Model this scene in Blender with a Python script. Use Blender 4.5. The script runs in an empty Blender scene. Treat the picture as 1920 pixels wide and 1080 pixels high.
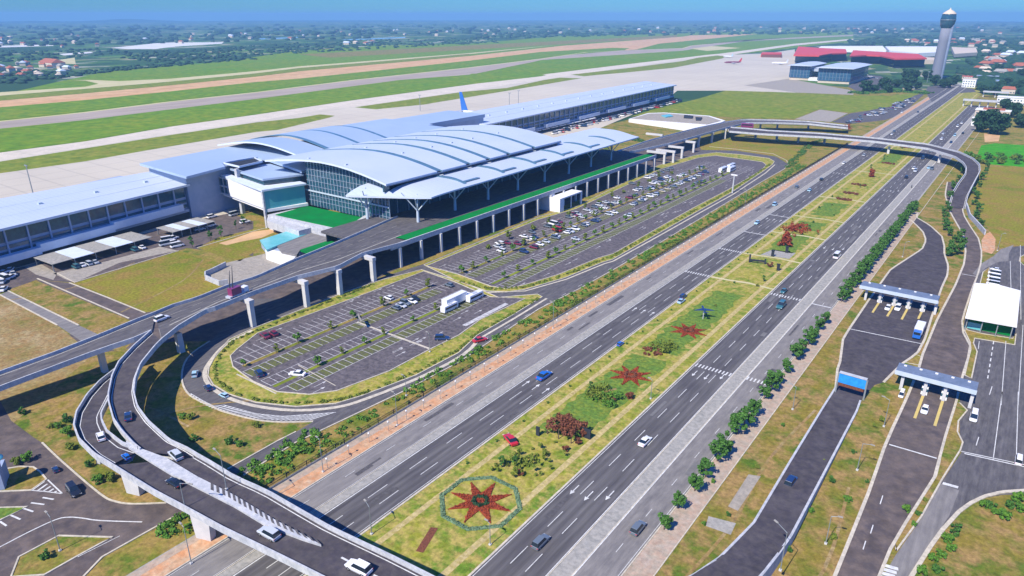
import bpy, bmesh, math, random
import numpy as np
from mathutils import Vector, Matrix, Euler
random.seed(7); rng=np.random.RandomState(5)
R=math.radians; D=bpy.data; SC=bpy.context.scene; COL=SC.collection
# ---------------------------------------------------------------- camera (x = across the highway, y = along it, metres)
F=1300.; PT=math.atan(513/F); TH=R(36.6); CH=100.
cam=D.objects.new('camera',D.cameras.new('camera')); COL.objects.link(cam); SC.camera=cam
cam.location=(0,0,CH); cam.rotation_euler=(R(90)-PT,0,TH)
cam.data.sensor_width=36; cam.data.lens=36*F/1920; cam.data.clip_start=1; cam.data.clip_end=90000
# ---------------------------------------------------------------- world and sun
SUN_EL=R(47); SUN_DIR=Vector((.06*math.cos(SUN_EL),.998*math.cos(SUN_EL),-math.sin(SUN_EL)))
w=D.worlds.new('World'); SC.world=w; w.use_nodes=True
nt=w.node_tree; bg=nt.nodes['Background']; sky=nt.nodes.new('ShaderNodeTexSky'); sky.sky_type='NISHITA'
sky.sun_disc=False; sky.sun_elevation=SUN_EL; sky.sun_rotation=R(180); sky.altitude=100
sky.air_density=1.6; sky.dust_density=0.0; sky.ozone_density=6.0
tint=nt.nodes.new('ShaderNodeMix'); tint.data_type='RGBA'; tint.blend_type='MULTIPLY'; tint.inputs[0].default_value=1; tint.inputs[7].default_value=(.145,.46,1.18,1)
nt.links.new(sky.outputs[0],tint.inputs[6]); nt.links.new(tint.outputs[2],bg.inputs[0]); bg.inputs[1].default_value=.105
sl=D.lights.new('sun','SUN'); sl.energy=4.9; sl.angle=R(.5); sl.color=(1,.93,.80)
so=D.objects.new('sun',sl); COL.objects.link(so); so.rotation_euler=SUN_DIR.to_track_quat('-Z','Y').to_euler()
SC.view_settings.view_transform='Standard'; SC.view_settings.look='None'; SC.view_settings.exposure=.46; SC.view_settings.gamma=1
SC.cycles.max_bounces=6; SC.cycles.volume_bounces=1; SC.cycles.diffuse_bounces=3
# ---------------------------------------------------------------- helpers
def ray(px,py):
    u=px-960; v=py-540; X=u; Y=F*math.cos(PT)-v*math.sin(PT); Z=-v*math.cos(PT)-F*math.sin(PT)
    return (X*math.cos(TH)-Y*math.sin(TH), X*math.sin(TH)+Y*math.cos(TH), Z)
def G(px,py,z=0.):                 # photograph pixel -> point of the place at height z
    r=ray(px,py); k=(z-CH)/r[2]; return Vector((r[0]*k,r[1]*k,z))
def ZP(Z,p,z=0.): return G(Z[0]+p[0]/Z[2],Z[1]+p[1]/Z[2],z)
def tag(o,label=None,cat=None,group=None,kind=None):
    if label: o['label']=label
    if cat: o['category']=cat
    if group: o['group']=group
    if kind: o['kind']=kind
    return o
def empty(name,loc=(0,0,0),rz=0,label=None,cat=None,group=None):
    o=D.objects.new(name,None); COL.objects.link(o); o.location=loc; o.rotation_euler=(0,0,rz); o.empty_display_size=.5
    return tag(o,label,cat,group)
def link(name,me,parent=None,loc=(0,0,0),rz=0,**k):
    o=D.objects.new(name,me); COL.objects.link(o); o.location=loc; o.rotation_euler=(0,0,rz)
    if parent: o.parent=parent
    return tag(o,**k)
class MB:
    def __init__(s): s.v=[]; s.f=[]; s.m=[]; s.sm=[]
    def add(s,vs,fs,mi=0,smooth=False):
        n=len(s.v); s.v+= [tuple(p) for p in vs]; s.f+=[tuple(i+n for i in f) for f in fs]; s.m+=[mi]*len(fs); s.sm+=[smooth]*len(fs); return s
    def box(s,x0,y0,z0,x1,y1,z1,mi=0):
        return s.add([(x0,y0,z0),(x1,y0,z0),(x1,y1,z0),(x0,y1,z0),(x0,y0,z1),(x1,y0,z1),(x1,y1,z1),(x0,y1,z1)],
          [(0,3,2,1),(4,5,6,7),(0,1,5,4),(1,2,6,5),(2,3,7,6),(3,0,4,7)],mi)
    def obox(s,c,d,L,W,z0,z1,mi=0,tl=1,tw=1):   # box centred on c, length L along d
        d=Vector((d[0],d[1])).normalized(); n=Vector((-d.y,d.x)); vs=[]
        for z,a,b in ((z0,1,1),(z1,tl,tw)):
            for q,r in ((-1,-1),(1,-1),(1,1),(-1,1)):
                p=Vector((c[0],c[1]))+d*(q*L/2*a)+n*(r*W/2*b); vs.append((p.x,p.y,z))
        return s.add(vs,[(0,3,2,1),(4,5,6,7),(0,1,5,4),(1,2,6,5),(2,3,7,6),(3,0,4,7)],mi)
    def prism(s,pts,z0,z1,mi=0,ms=None):
        n=len(pts); a=sum(pts[i][0]*pts[(i+1)%n][1]-pts[(i+1)%n][0]*pts[i][1] for i in range(n))
        if a<0: pts=pts[::-1]
        g=lambda z,i: z[i] if isinstance(z,(list,tuple)) else z
        if a<0 and isinstance(z1,(list,tuple)): z1=z1[::-1]
        if a<0 and isinstance(z0,(list,tuple)): z0=z0[::-1]
        k=len(s.v); s.v+=[(p[0],p[1],g(z0,i)) for i,p in enumerate(pts)]+[(p[0],p[1],g(z1,i)) for i,p in enumerate(pts)]
        fs=[tuple(range(k+n,k+2*n)),tuple(range(k+n-1,k-1,-1))]; mm=[mi,mi]
        for i in range(n): fs.append((k+i,k+(i+1)%n,k+n+(i+1)%n,k+n+i)); mm.append(mi if ms is None else ms)
        s.f+=fs; s.m+=mm; s.sm+=[False]*len(fs); return s
    def sheet(s,pts,z,mi=0):
        pts=[(p[0],p[1]) for p in pts]; n=len(pts)
        a=sum(pts[i][0]*pts[(i+1)%n][1]-pts[(i+1)%n][0]*pts[i][1] for i in range(n))
        if a<0: pts=pts[::-1]
        return s.add([(p[0],p[1],z) for p in pts],[tuple(range(n))],mi)
    def tube(s,a,b,r0,r1,n=8,mi=0,smooth=True,caps=True):
        a=Vector(a); b=Vector(b); d=(b-a).normalized(); u=d.orthogonal().normalized(); w=d.cross(u)
        vs=[]
        for c,r in ((a,r0),(b,r1)):
            for i in range(n): t=2*math.pi*i/n; vs.append(c+u*(r*math.cos(t))+w*(r*math.sin(t)))
        s.add(vs,[(i,(i+1)%n,n+(i+1)%n,n+i) for i in range(n)],mi,smooth)
        if caps: s.add(vs,[tuple(range(n))[::-1],tuple(range(n,2*n))],mi)
        return s
    def lathe(s,prof,c=(0,0),n=24,mi=0,mis=None):
        vs=[(c[0]+r*math.cos(2*math.pi*i/n),c[1]+r*math.sin(2*math.pi*i/n),z) for r,z in prof for i in range(n)]
        for j in range(len(prof)-1):
            k=len(s.v) if j==0 else k
            if j==0: s.v+=vs
            fs=[(k+j*n+i,k+j*n+(i+1)%n,k+(j+1)*n+(i+1)%n,k+(j+1)*n+i) for i in range(n)]
            s.f+=fs; s.m+=[(mis[j] if mis else mi)]*n; s.sm+=[True]*n
        s.f.append(tuple(k+(len(prof)-1)*n+i for i in range(n))); s.m.append(mis[-1] if mis else mi); s.sm.append(False)
        return s
    def grid(s,rows,mi=0,smooth=True,flip=False):
        n=len(rows[0]); vs=[p for r in rows for p in r]
        fs=[(j*n+i,j*n+i+1,(j+1)*n+i+1,(j+1)*n+i) for j in range(len(rows)-1) for i in range(n-1)]
        if flip: fs=[f[::-1] for f in fs]
        return s.add(vs,fs,mi,smooth)
    def mesh(s,name,mats):
        me=D.meshes.new(name); me.from_pydata(s.v,[],s.f)
        for m in (mats if isinstance(mats,(list,tuple)) else [mats]): me.materials.append(m)
        me.polygons.foreach_set('material_index',s.m); me.polygons.foreach_set('use_smooth',s.sm); me.update(); return me
    def build(s,name,mats,parent=None,loc=(0,0,0),rz=0,**k):
        return link(name,s.mesh(name,mats),parent,loc,rz,**k)
def np_mesh(name,V,Fq,mats,mi=None,smooth=False):
    me=D.meshes.new(name); V=np.asarray(V,dtype=np.float32); Fq=np.asarray(Fq,dtype=np.int32); k=Fq.shape[1]
    me.vertices.add(len(V)); me.vertices.foreach_set('co',V.ravel())
    me.loops.add(Fq.size); me.loops.foreach_set('vertex_index',Fq.ravel())
    me.polygons.add(len(Fq)); me.polygons.foreach_set('loop_start',np.arange(len(Fq),dtype=np.int32)*k)
    try: me.polygons.foreach_set('loop_total',np.full(len(Fq),k,dtype=np.int32))
    except Exception: pass
    for m in (mats if isinstance(mats,(list,tuple)) else [mats]): me.materials.append(m)
    if mi is not None: me.polygons.foreach_set('material_index',np.asarray(mi,dtype=np.int32))
    if smooth: me.polygons.foreach_set('use_smooth',np.ones(len(Fq),dtype=bool))
    me.update(); me.validate(); return me
# ---------------------------------------------------------------- materials
def M(name,c1,c2=None,scale=1.,rough=.85,metal=0.,c3=None,scale2=None,bump=0.,spec=.3,stretch=None,detail=6,glass=False,lo=.35,hi=.65,grain=0,gs=1.2,gst=(1,1,1)):
    m=D.materials.new(name); m.use_nodes=True; t=m.node_tree; b=t.nodes['Principled BSDF']
    b.inputs['Roughness'].default_value=rough; b.inputs['Metallic'].default_value=metal
    b.inputs['Specular IOR Level'].default_value=spec
    c1=(*c1,1)
    if c2 is None: b.inputs['Base Color'].default_value=c1; return m
    tc=t.nodes.new('ShaderNodeTexCoord'); src=tc.outputs['Object']
    if stretch:
        mp=t.nodes.new('ShaderNodeMapping'); mp.inputs['Scale'].default_value=stretch; t.links.new(src,mp.inputs[0]); src=mp.outputs[0]
    def nz(sc,det=detail):
        n=t.nodes.new('ShaderNodeTexNoise'); n.inputs['Scale'].default_value=sc; n.inputs['Detail'].default_value=det; n.inputs['Roughness'].default_value=.62
        t.links.new(src,n.inputs['Vector']); r=t.nodes.new('ShaderNodeMapRange'); r.inputs[1].default_value=lo; r.inputs[2].default_value=hi
        t.links.new(n.outputs[0],r.inputs[0]); return r.outputs[0]
    mx=t.nodes.new('ShaderNodeMix'); mx.data_type='RGBA'; a=nz(scale); t.links.new(a,mx.inputs[0]); mx.inputs[6].default_value=c1; mx.inputs[7].default_value=(*c2,1); out=mx.outputs[2]
    if c3 is not None:
        m2=t.nodes.new('ShaderNodeMix'); m2.data_type='RGBA'; t.links.new(nz(scale2 or scale*7),m2.inputs[0]); t.links.new(out,m2.inputs[6]); m2.inputs[7].default_value=(*c3,1); out=m2.outputs[2]
    if grain:
        gm_=t.nodes.new('ShaderNodeMapping'); gm_.inputs['Scale'].default_value=gst; t.links.new(tc.outputs['Object'],gm_.inputs[0])
        gn=t.nodes.new('ShaderNodeTexNoise'); gn.inputs['Scale'].default_value=gs; gn.inputs['Detail'].default_value=5; gn.inputs['Roughness'].default_value=.7; t.links.new(gm_.outputs[0],gn.inputs['Vector'])
        gr=t.nodes.new('ShaderNodeMapRange'); gr.inputs[1].default_value=.3; gr.inputs[2].default_value=.7; gr.inputs[3].default_value=1-grain; gr.inputs[4].default_value=1+grain; t.links.new(gn.outputs[0],gr.inputs[0])
        gx=t.nodes.new('ShaderNodeVectorMath'); gx.operation='SCALE'; t.links.new(out,gx.inputs[0]); t.links.new(gr.outputs[0],gx.inputs['Scale']); out=gx.outputs[0]
    t.links.new(out,b.inputs['Base Color'])
    if bump:
        bp=t.nodes.new('ShaderNodeBump'); bp.inputs['Strength'].default_value=bump; bp.inputs['Distance'].default_value=.3; t.links.new(a,bp.inputs['Height']); t.links.new(bp.outputs[0],b.inputs['Normal'])
    return m
def seam_mat(name,c1,c2,period,axis,rough,metal,dark=.8,noise=.03):   # sheet metal or slabs with joints across one axis
    m=M(name,c1,c2,noise,rough,metal,spec=.5); t=m.node_tree; b=t.nodes['Principled BSDF']
    tc=t.nodes.new('ShaderNodeTexCoord'); sp=t.nodes.new('ShaderNodeSeparateXYZ'); t.links.new(tc.outputs['Object'],sp.inputs[0])
    out=b.inputs['Base Color'].links[0].from_socket
    for ax in axis:
        a=t.nodes.new('ShaderNodeMath'); a.operation='PINGPONG'; a.inputs[1].default_value=period/2; t.links.new(sp.outputs[ax],a.inputs[0])
        c=t.nodes.new('ShaderNodeMath'); c.operation='LESS_THAN'; c.inputs[1].default_value=period*.03; t.links.new(a.outputs[0],c.inputs[0])
        k=t.nodes.new('ShaderNodeMath'); k.operation='MULTIPLY'; k.inputs[1].default_value=1-dark; t.links.new(c.outputs[0],k.inputs[0])
        mx=t.nodes.new('ShaderNodeMix'); mx.data_type='RGBA'; t.links.new(k.outputs[0],mx.inputs[0]); t.links.new(out,mx.inputs[6]); mx.inputs[7].default_value=(.02,.03,.05,1); out=mx.outputs[2]
    t.links.new(out,b.inputs['Base Color']); return m
MT={}
MT['olive']=M('dry_grass',(.21,.185,.03),(.085,.14,.014),.045,c3=(.27,.19,.055),scale2=.16,lo=.43,hi=.58,rough=1,spec=.1,grain=.42,gs=.9)
MT['olive2']=M('brown_grass',(.21,.165,.03),(.075,.135,.014),.06,c3=(.29,.19,.07),scale2=.2,lo=.43,hi=.6,rough=1,spec=.1,grain=.42,gs=.9)
MT['field']=M('field_grass',(.22,.2,.022),(.14,.17,.014),.03,c3=(.25,.17,.04),scale2=.12,lo=.42,hi=.62,rough=1,spec=.1,grain=.42,gs=.9)
MT['sand']=M('sandy_grass',(.40,.31,.17),(.17,.15,.03),.06,c3=(.26,.16,.06),scale2=.3,rough=1,spec=.1,grain=.42,gs=.9)
MT['median']=M('median_grass',(.25,.25,.03),(.11,.19,.02),.09,c3=(.36,.29,.08),scale2=.35,lo=.42,hi=.6,rough=1,spec=.1,grain=.42,gs=.9)
MT['medgreen']=M('watered_lawn',(.11,.21,.03),(.21,.24,.03),.16,c3=(.08,.16,.03),scale2=.7,rough=1,spec=.1,grain=.42,gs=.9)
MT['green']=M('airfield_grass',(.13,.245,.006),(.21,.25,.012),.012,c3=(.09,.19,.006),scale2=.08,rough=1,spec=.1,grain=.25,gs=.12)
MT['green2']=M('airfield_grass_edge',(.17,.23,.015),(.26,.24,.035),.03,c3=(.12,.18,.015),scale2=.15,rough=1,spec=.1,grain=.25,gs=.12)
MT['lawn']=M('artificial_turf',(.0,.2,.035),(.005,.15,.03),.15,rough=.95,spec=.1)
MT['paddy']=M('young_rice',(.05,.33,.01),(.09,.3,.015),.05,c3=(.03,.22,.01),scale2=.3,rough=1,spec=.1,stretch=(.3,1,1),grain=.3,gs=.5)
MT['path']=M('sand_path',(.40,.32,.12),(.28,.23,.06),.3,c3=(.5,.4,.2),scale2=1.2,rough=1,spec=.1,grain=.3,gs=.8)
MT['orange']=M('clay_footpath',(.50,.30,.16),(.46,.37,.27),.06,c3=(.52,.25,.12),scale2=.4,rough=1,spec=.1,grain=.3,gs=.7)
MT['pinkwalk']=M('paved_sidewalk',(.40,.34,.28),(.30,.27,.2),.15,c3=(.42,.3,.22),scale2=.5,rough=1,spec=.1,grain=.25,gs=.8)
MT['asph']=M('asphalt',(.088,.083,.088),(.068,.063,.07),.06,c3=(.13,.122,.12),scale2=.9,rough=.9,spec=.2,stretch=(1,.25,1),grain=.22,gs=1.0,gst=(1.1,.035,1))
MT['asph_dark']=M('fresh_asphalt',(.048,.042,.055),(.06,.053,.062),.06,c3=(.085,.075,.075),scale2=.6,rough=.9,spec=.2,grain=.3,gs=.25)
MT['asph_grey']=M('worn_asphalt',(.19,.178,.172),(.145,.137,.135),.05,c3=(.23,.215,.20),scale2=.7,rough=.95,spec=.15,stretch=(1,.3,1),grain=.16,gs=1.0,gst=(.9,.05,1))
MT['asph_brown']=M('dusty_asphalt',(.10,.083,.08),(.07,.06,.065),.05,c3=(.14,.11,.095),scale2=.4,rough=.95,spec=.15,grain=.28,gs=.22)
MT['lot']=M('car_park_asphalt',(.085,.075,.082),(.06,.054,.06),.07,c3=(.15,.13,.13),scale2=.8,rough=.92,spec=.2,grain=.3,gs=.5)
MT['strip']=M('concrete_strip',(.30,.29,.265),(.23,.23,.21),.15,c3=(.35,.33,.29),scale2=.8,rough=.95,spec=.15,grain=.22,gs=.9)
MT['kerb']=M('kerb_stone',(.55,.49,.38),(.45,.41,.33),.3,rough=.95,spec=.15,grain=.25,gs=1)
MT['white']=M('road_paint',(.66,.66,.63),(.5,.5,.48),.8,rough=.8,grain=.2,gs=2.)
hw=M('highway_asphalt',(.090,.085,.088),(.07,.065,.07),.05,c3=(.125,.118,.115),scale2=.5,rough=.9,spec=.2,stretch=(1,.12,1),grain=.2,gs=1.0,gst=(1.1,.03,1)); MT['hwy']=hw
def tracks(m,per,ph,amt):
    t=m.node_tree; b=t.nodes['Principled BSDF']; out=b.inputs['Base Color'].links[0].from_socket; tc=t.nodes.new('ShaderNodeTexCoord'); sp=t.nodes.new('ShaderNodeSeparateXYZ'); t.links.new(tc.outputs['Object'],sp.inputs[0])
    a=t.nodes.new('ShaderNodeMath'); a.operation='MULTIPLY_ADD'; a.inputs[1].default_value=2*math.pi/per; a.inputs[2].default_value=ph; t.links.new(sp.outputs[0],a.inputs[0])
    c=t.nodes.new('ShaderNodeMath'); c.operation='COSINE'; t.links.new(a.outputs[0],c.inputs[0]); r=t.nodes.new('ShaderNodeMapRange'); r.inputs[1].default_value=-1; r.inputs[2].default_value=1; r.inputs[3].default_value=1-amt; r.inputs[4].default_value=1+amt; t.links.new(c.outputs[0],r.inputs[0])
    g=t.nodes.new('ShaderNodeVectorMath'); g.operation='SCALE'; t.links.new(out,g.inputs[0]); t.links.new(r.outputs[0],g.inputs['Scale']); t.links.new(g.outputs[0],b.inputs['Base Color'])
tracks(hw,1.82,2*math.pi*104.3/1.82,.11)
MT['tar']=M('tar_patch',(.075,.07,.072),(.10,.094,.095),.5,rough=.9,grain=.2,gs=1)
MT['tarl']=M('pale_patch',(.17,.165,.16),(.14,.135,.13),.5,rough=.9,grain=.2,gs=1)
MT['faded']=M('faded_paint',(.58,.57,.55),(.30,.29,.29),.9,rough=.9)
MT['gateroof']=M('gate_roof_sheet',(.16,.20,.28),(.12,.16,.23),.3,rough=.6,grain=.2,gs=1)
MT['yellow']=M('yellow_paint',(.6,.45,.13),(.5,.4,.15),.8,rough=.8)
MT['conc']=seam_mat('apron_concrete',(.53,.475,.37),(.47,.42,.33),22,('X','Y'),.95,0,.85,.01)
MT['taxi']=M('taxiway_concrete',(.56,.51,.41),(.5,.455,.36),.02,c3=(.6,.52,.42),scale2=.2,rough=.95,spec=.1,grain=.1,gs=.05)
MT['runway']=M('runway_asphalt',(.33,.27,.21),(.28,.235,.19),.01,c3=(.4,.33,.27),scale2=.1,rough=.95,spec=.1,stretch=(1,.1,1))
MT['brown']=M('laterite_soil',(.52,.27,.12),(.46,.3,.15),.01,c3=(.58,.38,.2),scale2=.06,rough=1,spec=.1,stretch=(1,.2,1),grain=.2,gs=.06)
MT['pale']=M('pale_verge',(.55,.48,.28),(.45,.42,.2),.03,rough=1,spec=.1)
MT['bridge']=M('white_concrete',(.44,.455,.48),(.35,.37,.40),.3,c3=(.5,.5,.5),scale2=1.,rough=.8,spec=.3,grain=.14,gs=.5)
MT['pier']=M('pier_concrete',(.58,.57,.55),(.48,.48,.48),.3,rough=.85,spec=.3)
MT['roof']=seam_mat('standing_seam_roof',(.52,.58,.66),(.47,.54,.64),2.4,('Y',),.5,.05,.8,.03)
MT['roof2']=seam_mat('rear_roof_sheet',(.36,.46,.60),(.33,.43,.58),2.4,('Y',),.5,.05,.85,.03)
MT['seam']=M('roof_glazing_band',(.07,.15,.22),(.10,.2,.27),.2,rough=.3,spec=.6)
MT['fascia']=M('white_fascia',(.62,.68,.76),(.54,.61,.7),.3,rough=.6)
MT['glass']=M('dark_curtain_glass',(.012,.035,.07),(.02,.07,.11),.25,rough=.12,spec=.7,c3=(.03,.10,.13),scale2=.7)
MT['glassg']=M('green_etched_glass',(.10,.36,.38),(.07,.3,.38),.1,rough=.25,spec=.6)
MT['oglass']=M('office_blue_glass',(.02,.07,.14),(.03,.11,.19),.15,rough=.15,spec=.6)
MT['mull']=M('pale_steel',(.5,.56,.62),(.42,.5,.56),.5,rough=.5)
MT['wallblue']=M('blue_grey_panel',(.34,.40,.52),(.28,.35,.47),.2,rough=.7)
MT['wallwhite']=M('white_render',(.78,.77,.75),(.7,.7,.7),.3,rough=.8)
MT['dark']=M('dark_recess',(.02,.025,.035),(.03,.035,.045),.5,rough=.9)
MT['pav']=M('grey_paving',(.30,.27,.22),(.26,.24,.21),.2,c3=(.34,.30,.24),scale2=.8,rough=.95,grain=.2,gs=.4)
MT['teal']=M('teal_canopy_glass',(.12,.45,.46),(.16,.5,.52),.2,rough=.25,spec=.5)
MT['trunk']=M('bark',(.16,.11,.07),(.1,.07,.05),2.,rough=1)
def leaf(name,a,b,c): return M(name,a,b,.8,c3=c,scale2=3.,rough=.75,spec=.25)
MT['leafA']=leaf('street_tree_leaf',(.055,.16,.02),(.10,.22,.035),(.03,.10,.015))
MT['leafB']=leaf('bush_leaf',(.08,.2,.015),(.15,.28,.025),(.04,.13,.015))
MT['leafC']=leaf('olive_leaf',(.15,.2,.02),(.22,.25,.03),(.09,.14,.015))
MT['leafD']=leaf('dark_leaf',(.02,.065,.025),(.03,.085,.03),(.012,.045,.018))
MT['red']=leaf('red_foliage',(.31,.05,.018),(.38,.09,.02),(.17,.025,.015))
MT['maroon']=leaf('maroon_foliage',(.19,.06,.03),(.24,.09,.04),(.10,.035,.02))
MT['hedgeteal']=leaf('grey_green_hedge',(.15,.24,.13),(.19,.28,.16),(.10,.18,.10))
MT['redroof']=M('red_roof_sheet',(.62,.07,.05),(.55,.06,.05),.02,rough=.6)
MT['tileroof']=M('clay_tile_roof',(.40,.13,.07),(.3,.1,.06),.5,rough=.9)
MT['cream']=M('cream_wall',(.62,.52,.4),(.55,.46,.36),.2,rough=.9)
MT['towerc']=M('tower_concrete',(.21,.22,.26),(.18,.19,.24),.1,rough=.8,stretch=(1,1,.1))
MT['steel']=M('galvanised_steel',(.30,.33,.33),rough=.5,metal=.4)
MT['tyre']=M('rubber_tyre',(.015,.015,.015),rough=.9)
MT['hub']=M('alloy_rim',(.5,.5,.5),rough=.4,metal=.6)
MT['carglass']=M('car_window_glass',(.015,.025,.035),rough=.08,spec=.8)
MT['lampglass']=M('headlamp_lens',(.8,.8,.8),rough=.2)
MT['taillamp']=M('tail_lamp_lens',(.5,.02,.02),rough=.3)
MT['signblue']=M('sign_blue',(.02,.22,.62),(.03,.3,.7),1.2,rough=.5)
MT['water']=M('fish_pond_water',(.25,.38,.42),(.3,.45,.48),.01,rough=.15,spec=.6)
MT['ghouse']=M('plastic_greenhouse',(.75,.72,.66),(.6,.58,.52),.02,rough=.6)
# ---------------------------------------------------------------- zoom frames used when reading the photograph (x0, y0, scale)
I=(0,0,1); Z1=(0,100,4); Z2=(400,80,4); Z84=(800,50,4); ZR=(1120,30,4); ZRR=(1440,0,4); ZF=(0,340,4); Z6L=(0,560,6); ZL=(380,560,4)
ZN=(760,360,4); ZMM=(1080,240,4); Z9=(640,720,3); Z10=(1280,720,3); Z7=(1280,360,3); ZQ=(1640,380,6.75); ZP_=(1560,480,5.333); ZS=(1680,600,8)
ZU=(1560,660,6); ZJ=(0,820,4.8); ZK=(480,380,6); ZB=(1240,180,4); ZW=(1440,200,4); Z22=(300,880,6); Z44=(80,640,6); Z55=(120,780,6); ZC=(1130,160,8)
def mp(*segs):          # several (frame, points) runs -> list of photograph pixels
    out=[]
    for Z,pts in segs: out+=[(Z[0]+x/Z[2],Z[1]+y/Z[2]) for x,y in pts]
    return out
def gp(px,z=0.): return [G(x,y,z) for x,y in px]
def area(name,m,layer,px,world=False):
    pts=px if world else gp(px)
    mb=MB().sheet(pts,.02*layer); me=mb.mesh(name,MT[m])
    return link(name,me,kind='structure')
def ribbon(mb,pts,w,z,closed=False,mi=0):      # a flat line of width w along world points
    P=[Vector((p[0],p[1])) for p in pts]; n=len(P); Lf=[];Rt=[]
    for i in range(n):
        a=P[i-1] if (i>0 or closed) else P[i]; b=P[(i+1)%n] if (i<n-1 or closed) else P[i]
        d=(b-a); d=d.normalized() if d.length>1e-6 else Vector((0,1)); q=Vector((-d.y,d.x))*w/2
        Lf.append(P[i]+q); Rt.append(P[i]-q)
    for i in range(n if closed else n-1):
        j=(i+1)%n; mb.add([(Rt[i].x,Rt[i].y,z),(Rt[j].x,Rt[j].y,z),(Lf[j].x,Lf[j].y,z),(Lf[i].x,Lf[i].y,z)],[(0,1,2,3)],mi)
def smooth(px,n=3):      # Catmull-Rom through pixel or world points
    out=[]; P=[Vector(p) for p in px]
    for i in range(len(P)-1):
        p0=P[max(i-1,0)];p1=P[i];p2=P[i+1];p3=P[min(i+2,len(P)-1)]
        for k in range(n):
            t=k/n; out.append(.5*((2*p1)+(p2-p0)*t+(2*p0-5*p1+4*p2-p3)*t*t+(3*p1-p0-3*p2+p3)*t**3))
    out.append(P[-1]); return out
def wall_strip(mb,pts,w,z0,z1,closed=False,mi=0):     # solid kerb or parapet along points (z may be per point)
    P=[Vector((p[0],p[1])) for p in pts]; n=len(P); q=[]
    g=lambda z,i: z[i] if isinstance(z,(list,tuple)) else z
    for i in range(n):
        a=P[i-1] if (i>0 or closed) else P[i]; b=P[(i+1)%n] if (i<n-1 or closed) else P[i]
        d=(b-a); d=d.normalized() if d.length>1e-6 else Vector((0,1)); q.append(Vector((-d.y,d.x))*w/2)
    vs=[]
    for i in range(n):
        l=P[i]+q[i]; r=P[i]-q[i]; vs+=[(r.x,r.y,g(z0,i)),(l.x,l.y,g(z0,i)),(l.x,l.y,g(z1,i)),(r.x,r.y,g(z1,i))]
    fs=[]
    for i in range(n if closed else n-1):
        a=4*i; b=4*((i+1)%n)
        fs+=[(a,b,b+3,a+3),(a+1,a+2,b+2,b+1),(a+3,b+3,b+2,a+2),(a,a+1,b+1,b)]
    if not closed: fs+=[(0,3,2,1),(4*n-4,4*n-3,4*n-2,4*n-1)]
    mb.add(vs,fs,mi)
# ---------------------------------------------------------------- ground to the horizon: patchwork farmland
def farmland():
    m=D.materials.new('farmland'); m.use_nodes=True; t=m.node_tree; b=t.nodes['Principled BSDF']; b.inputs['Roughness'].default_value=1; b.inputs['Specular IOR Level'].default_value=.1
    tc=t.nodes.new('ShaderNodeTexCoord'); mpn=t.nodes.new('ShaderNodeMapping'); mpn.inputs['Rotation'].default_value=(0,0,R(-25)); mpn.inputs['Scale'].default_value=(.0065,.0032,1)
    t.links.new(tc.outputs['Object'],mpn.inputs[0]); v=t.nodes.new('ShaderNodeTexVoronoi'); v.distance='CHEBYCHEV'; t.links.new(mpn.outputs[0],v.inputs['Vector'])
    cr=t.nodes.new('ShaderNodeValToRGB'); sp=t.nodes.new('ShaderNodeSeparateColor'); t.links.new(v.outputs['Color'],sp.inputs[0]); t.links.new(sp.outputs[0],cr.inputs[0])
    cr.color_ramp.interpolation='CONSTANT'; e=cr.color_ramp.elements; e[0].color=(.05,.13,.03,1); e[1].position=.2; e[1].color=(.08,.17,.03,1)
    for p,c in ((.36,(.03,.08,.03)),(.52,(.14,.2,.06)),(.66,(.05,.11,.04)),(.76,(.3,.27,.16)),(.83,(.06,.16,.04)),(.93,(.38,.38,.3))):
        x=e.new(p); x.color=(*c,1)
    n=t.nodes.new('ShaderNodeTexNoise'); n.inputs['Scale'].default_value=.004; n.inputs['Detail'].default_value=8; t.links.new(tc.outputs['Object'],n.inputs['Vector'])
    r=t.nodes.new('ShaderNodeMapRange'); r.inputs[1].default_value=.46; r.inputs[2].default_value=.56; t.links.new(n.outputs[0],r.inputs[0])
    mx=t.nodes.new('ShaderNodeMix'); mx.data_type='RGBA'; t.links.new(r.outputs[0],mx.inputs[0]); t.links.new(cr.outputs[0],mx.inputs[6]); mx.inputs[7].default_value=(.03,.075,.03,1)
    t.links.new(mx.outputs[2],b.inputs['Base Color']); return m
link('ground',MB().sheet([(13000*math.cos(i*math.pi/48),13000*math.sin(i*math.pi/48)) for i in range(96)],-.3).mesh('ground',farmland()),kind='structure')
area('near_ground','olive',0,[(-335,-60),(140,-60),(140,900),(40,1150),(-335,1150)],True)
area('meadow','green',-5,mp((I,[(-500,235),(0,178),(100,155),(200,134)]),(Z2,[(0,150),(640,60),(1300,20),(1920,8)]),(Z84,[(1000,70),(1920,52)]),(ZR,[(700,125),(1500,105),(1920,115),(1920,190),(940,300),(0,420)]),(I,[(900,180),(400,250),(0,330),(-500,430)])))
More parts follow.
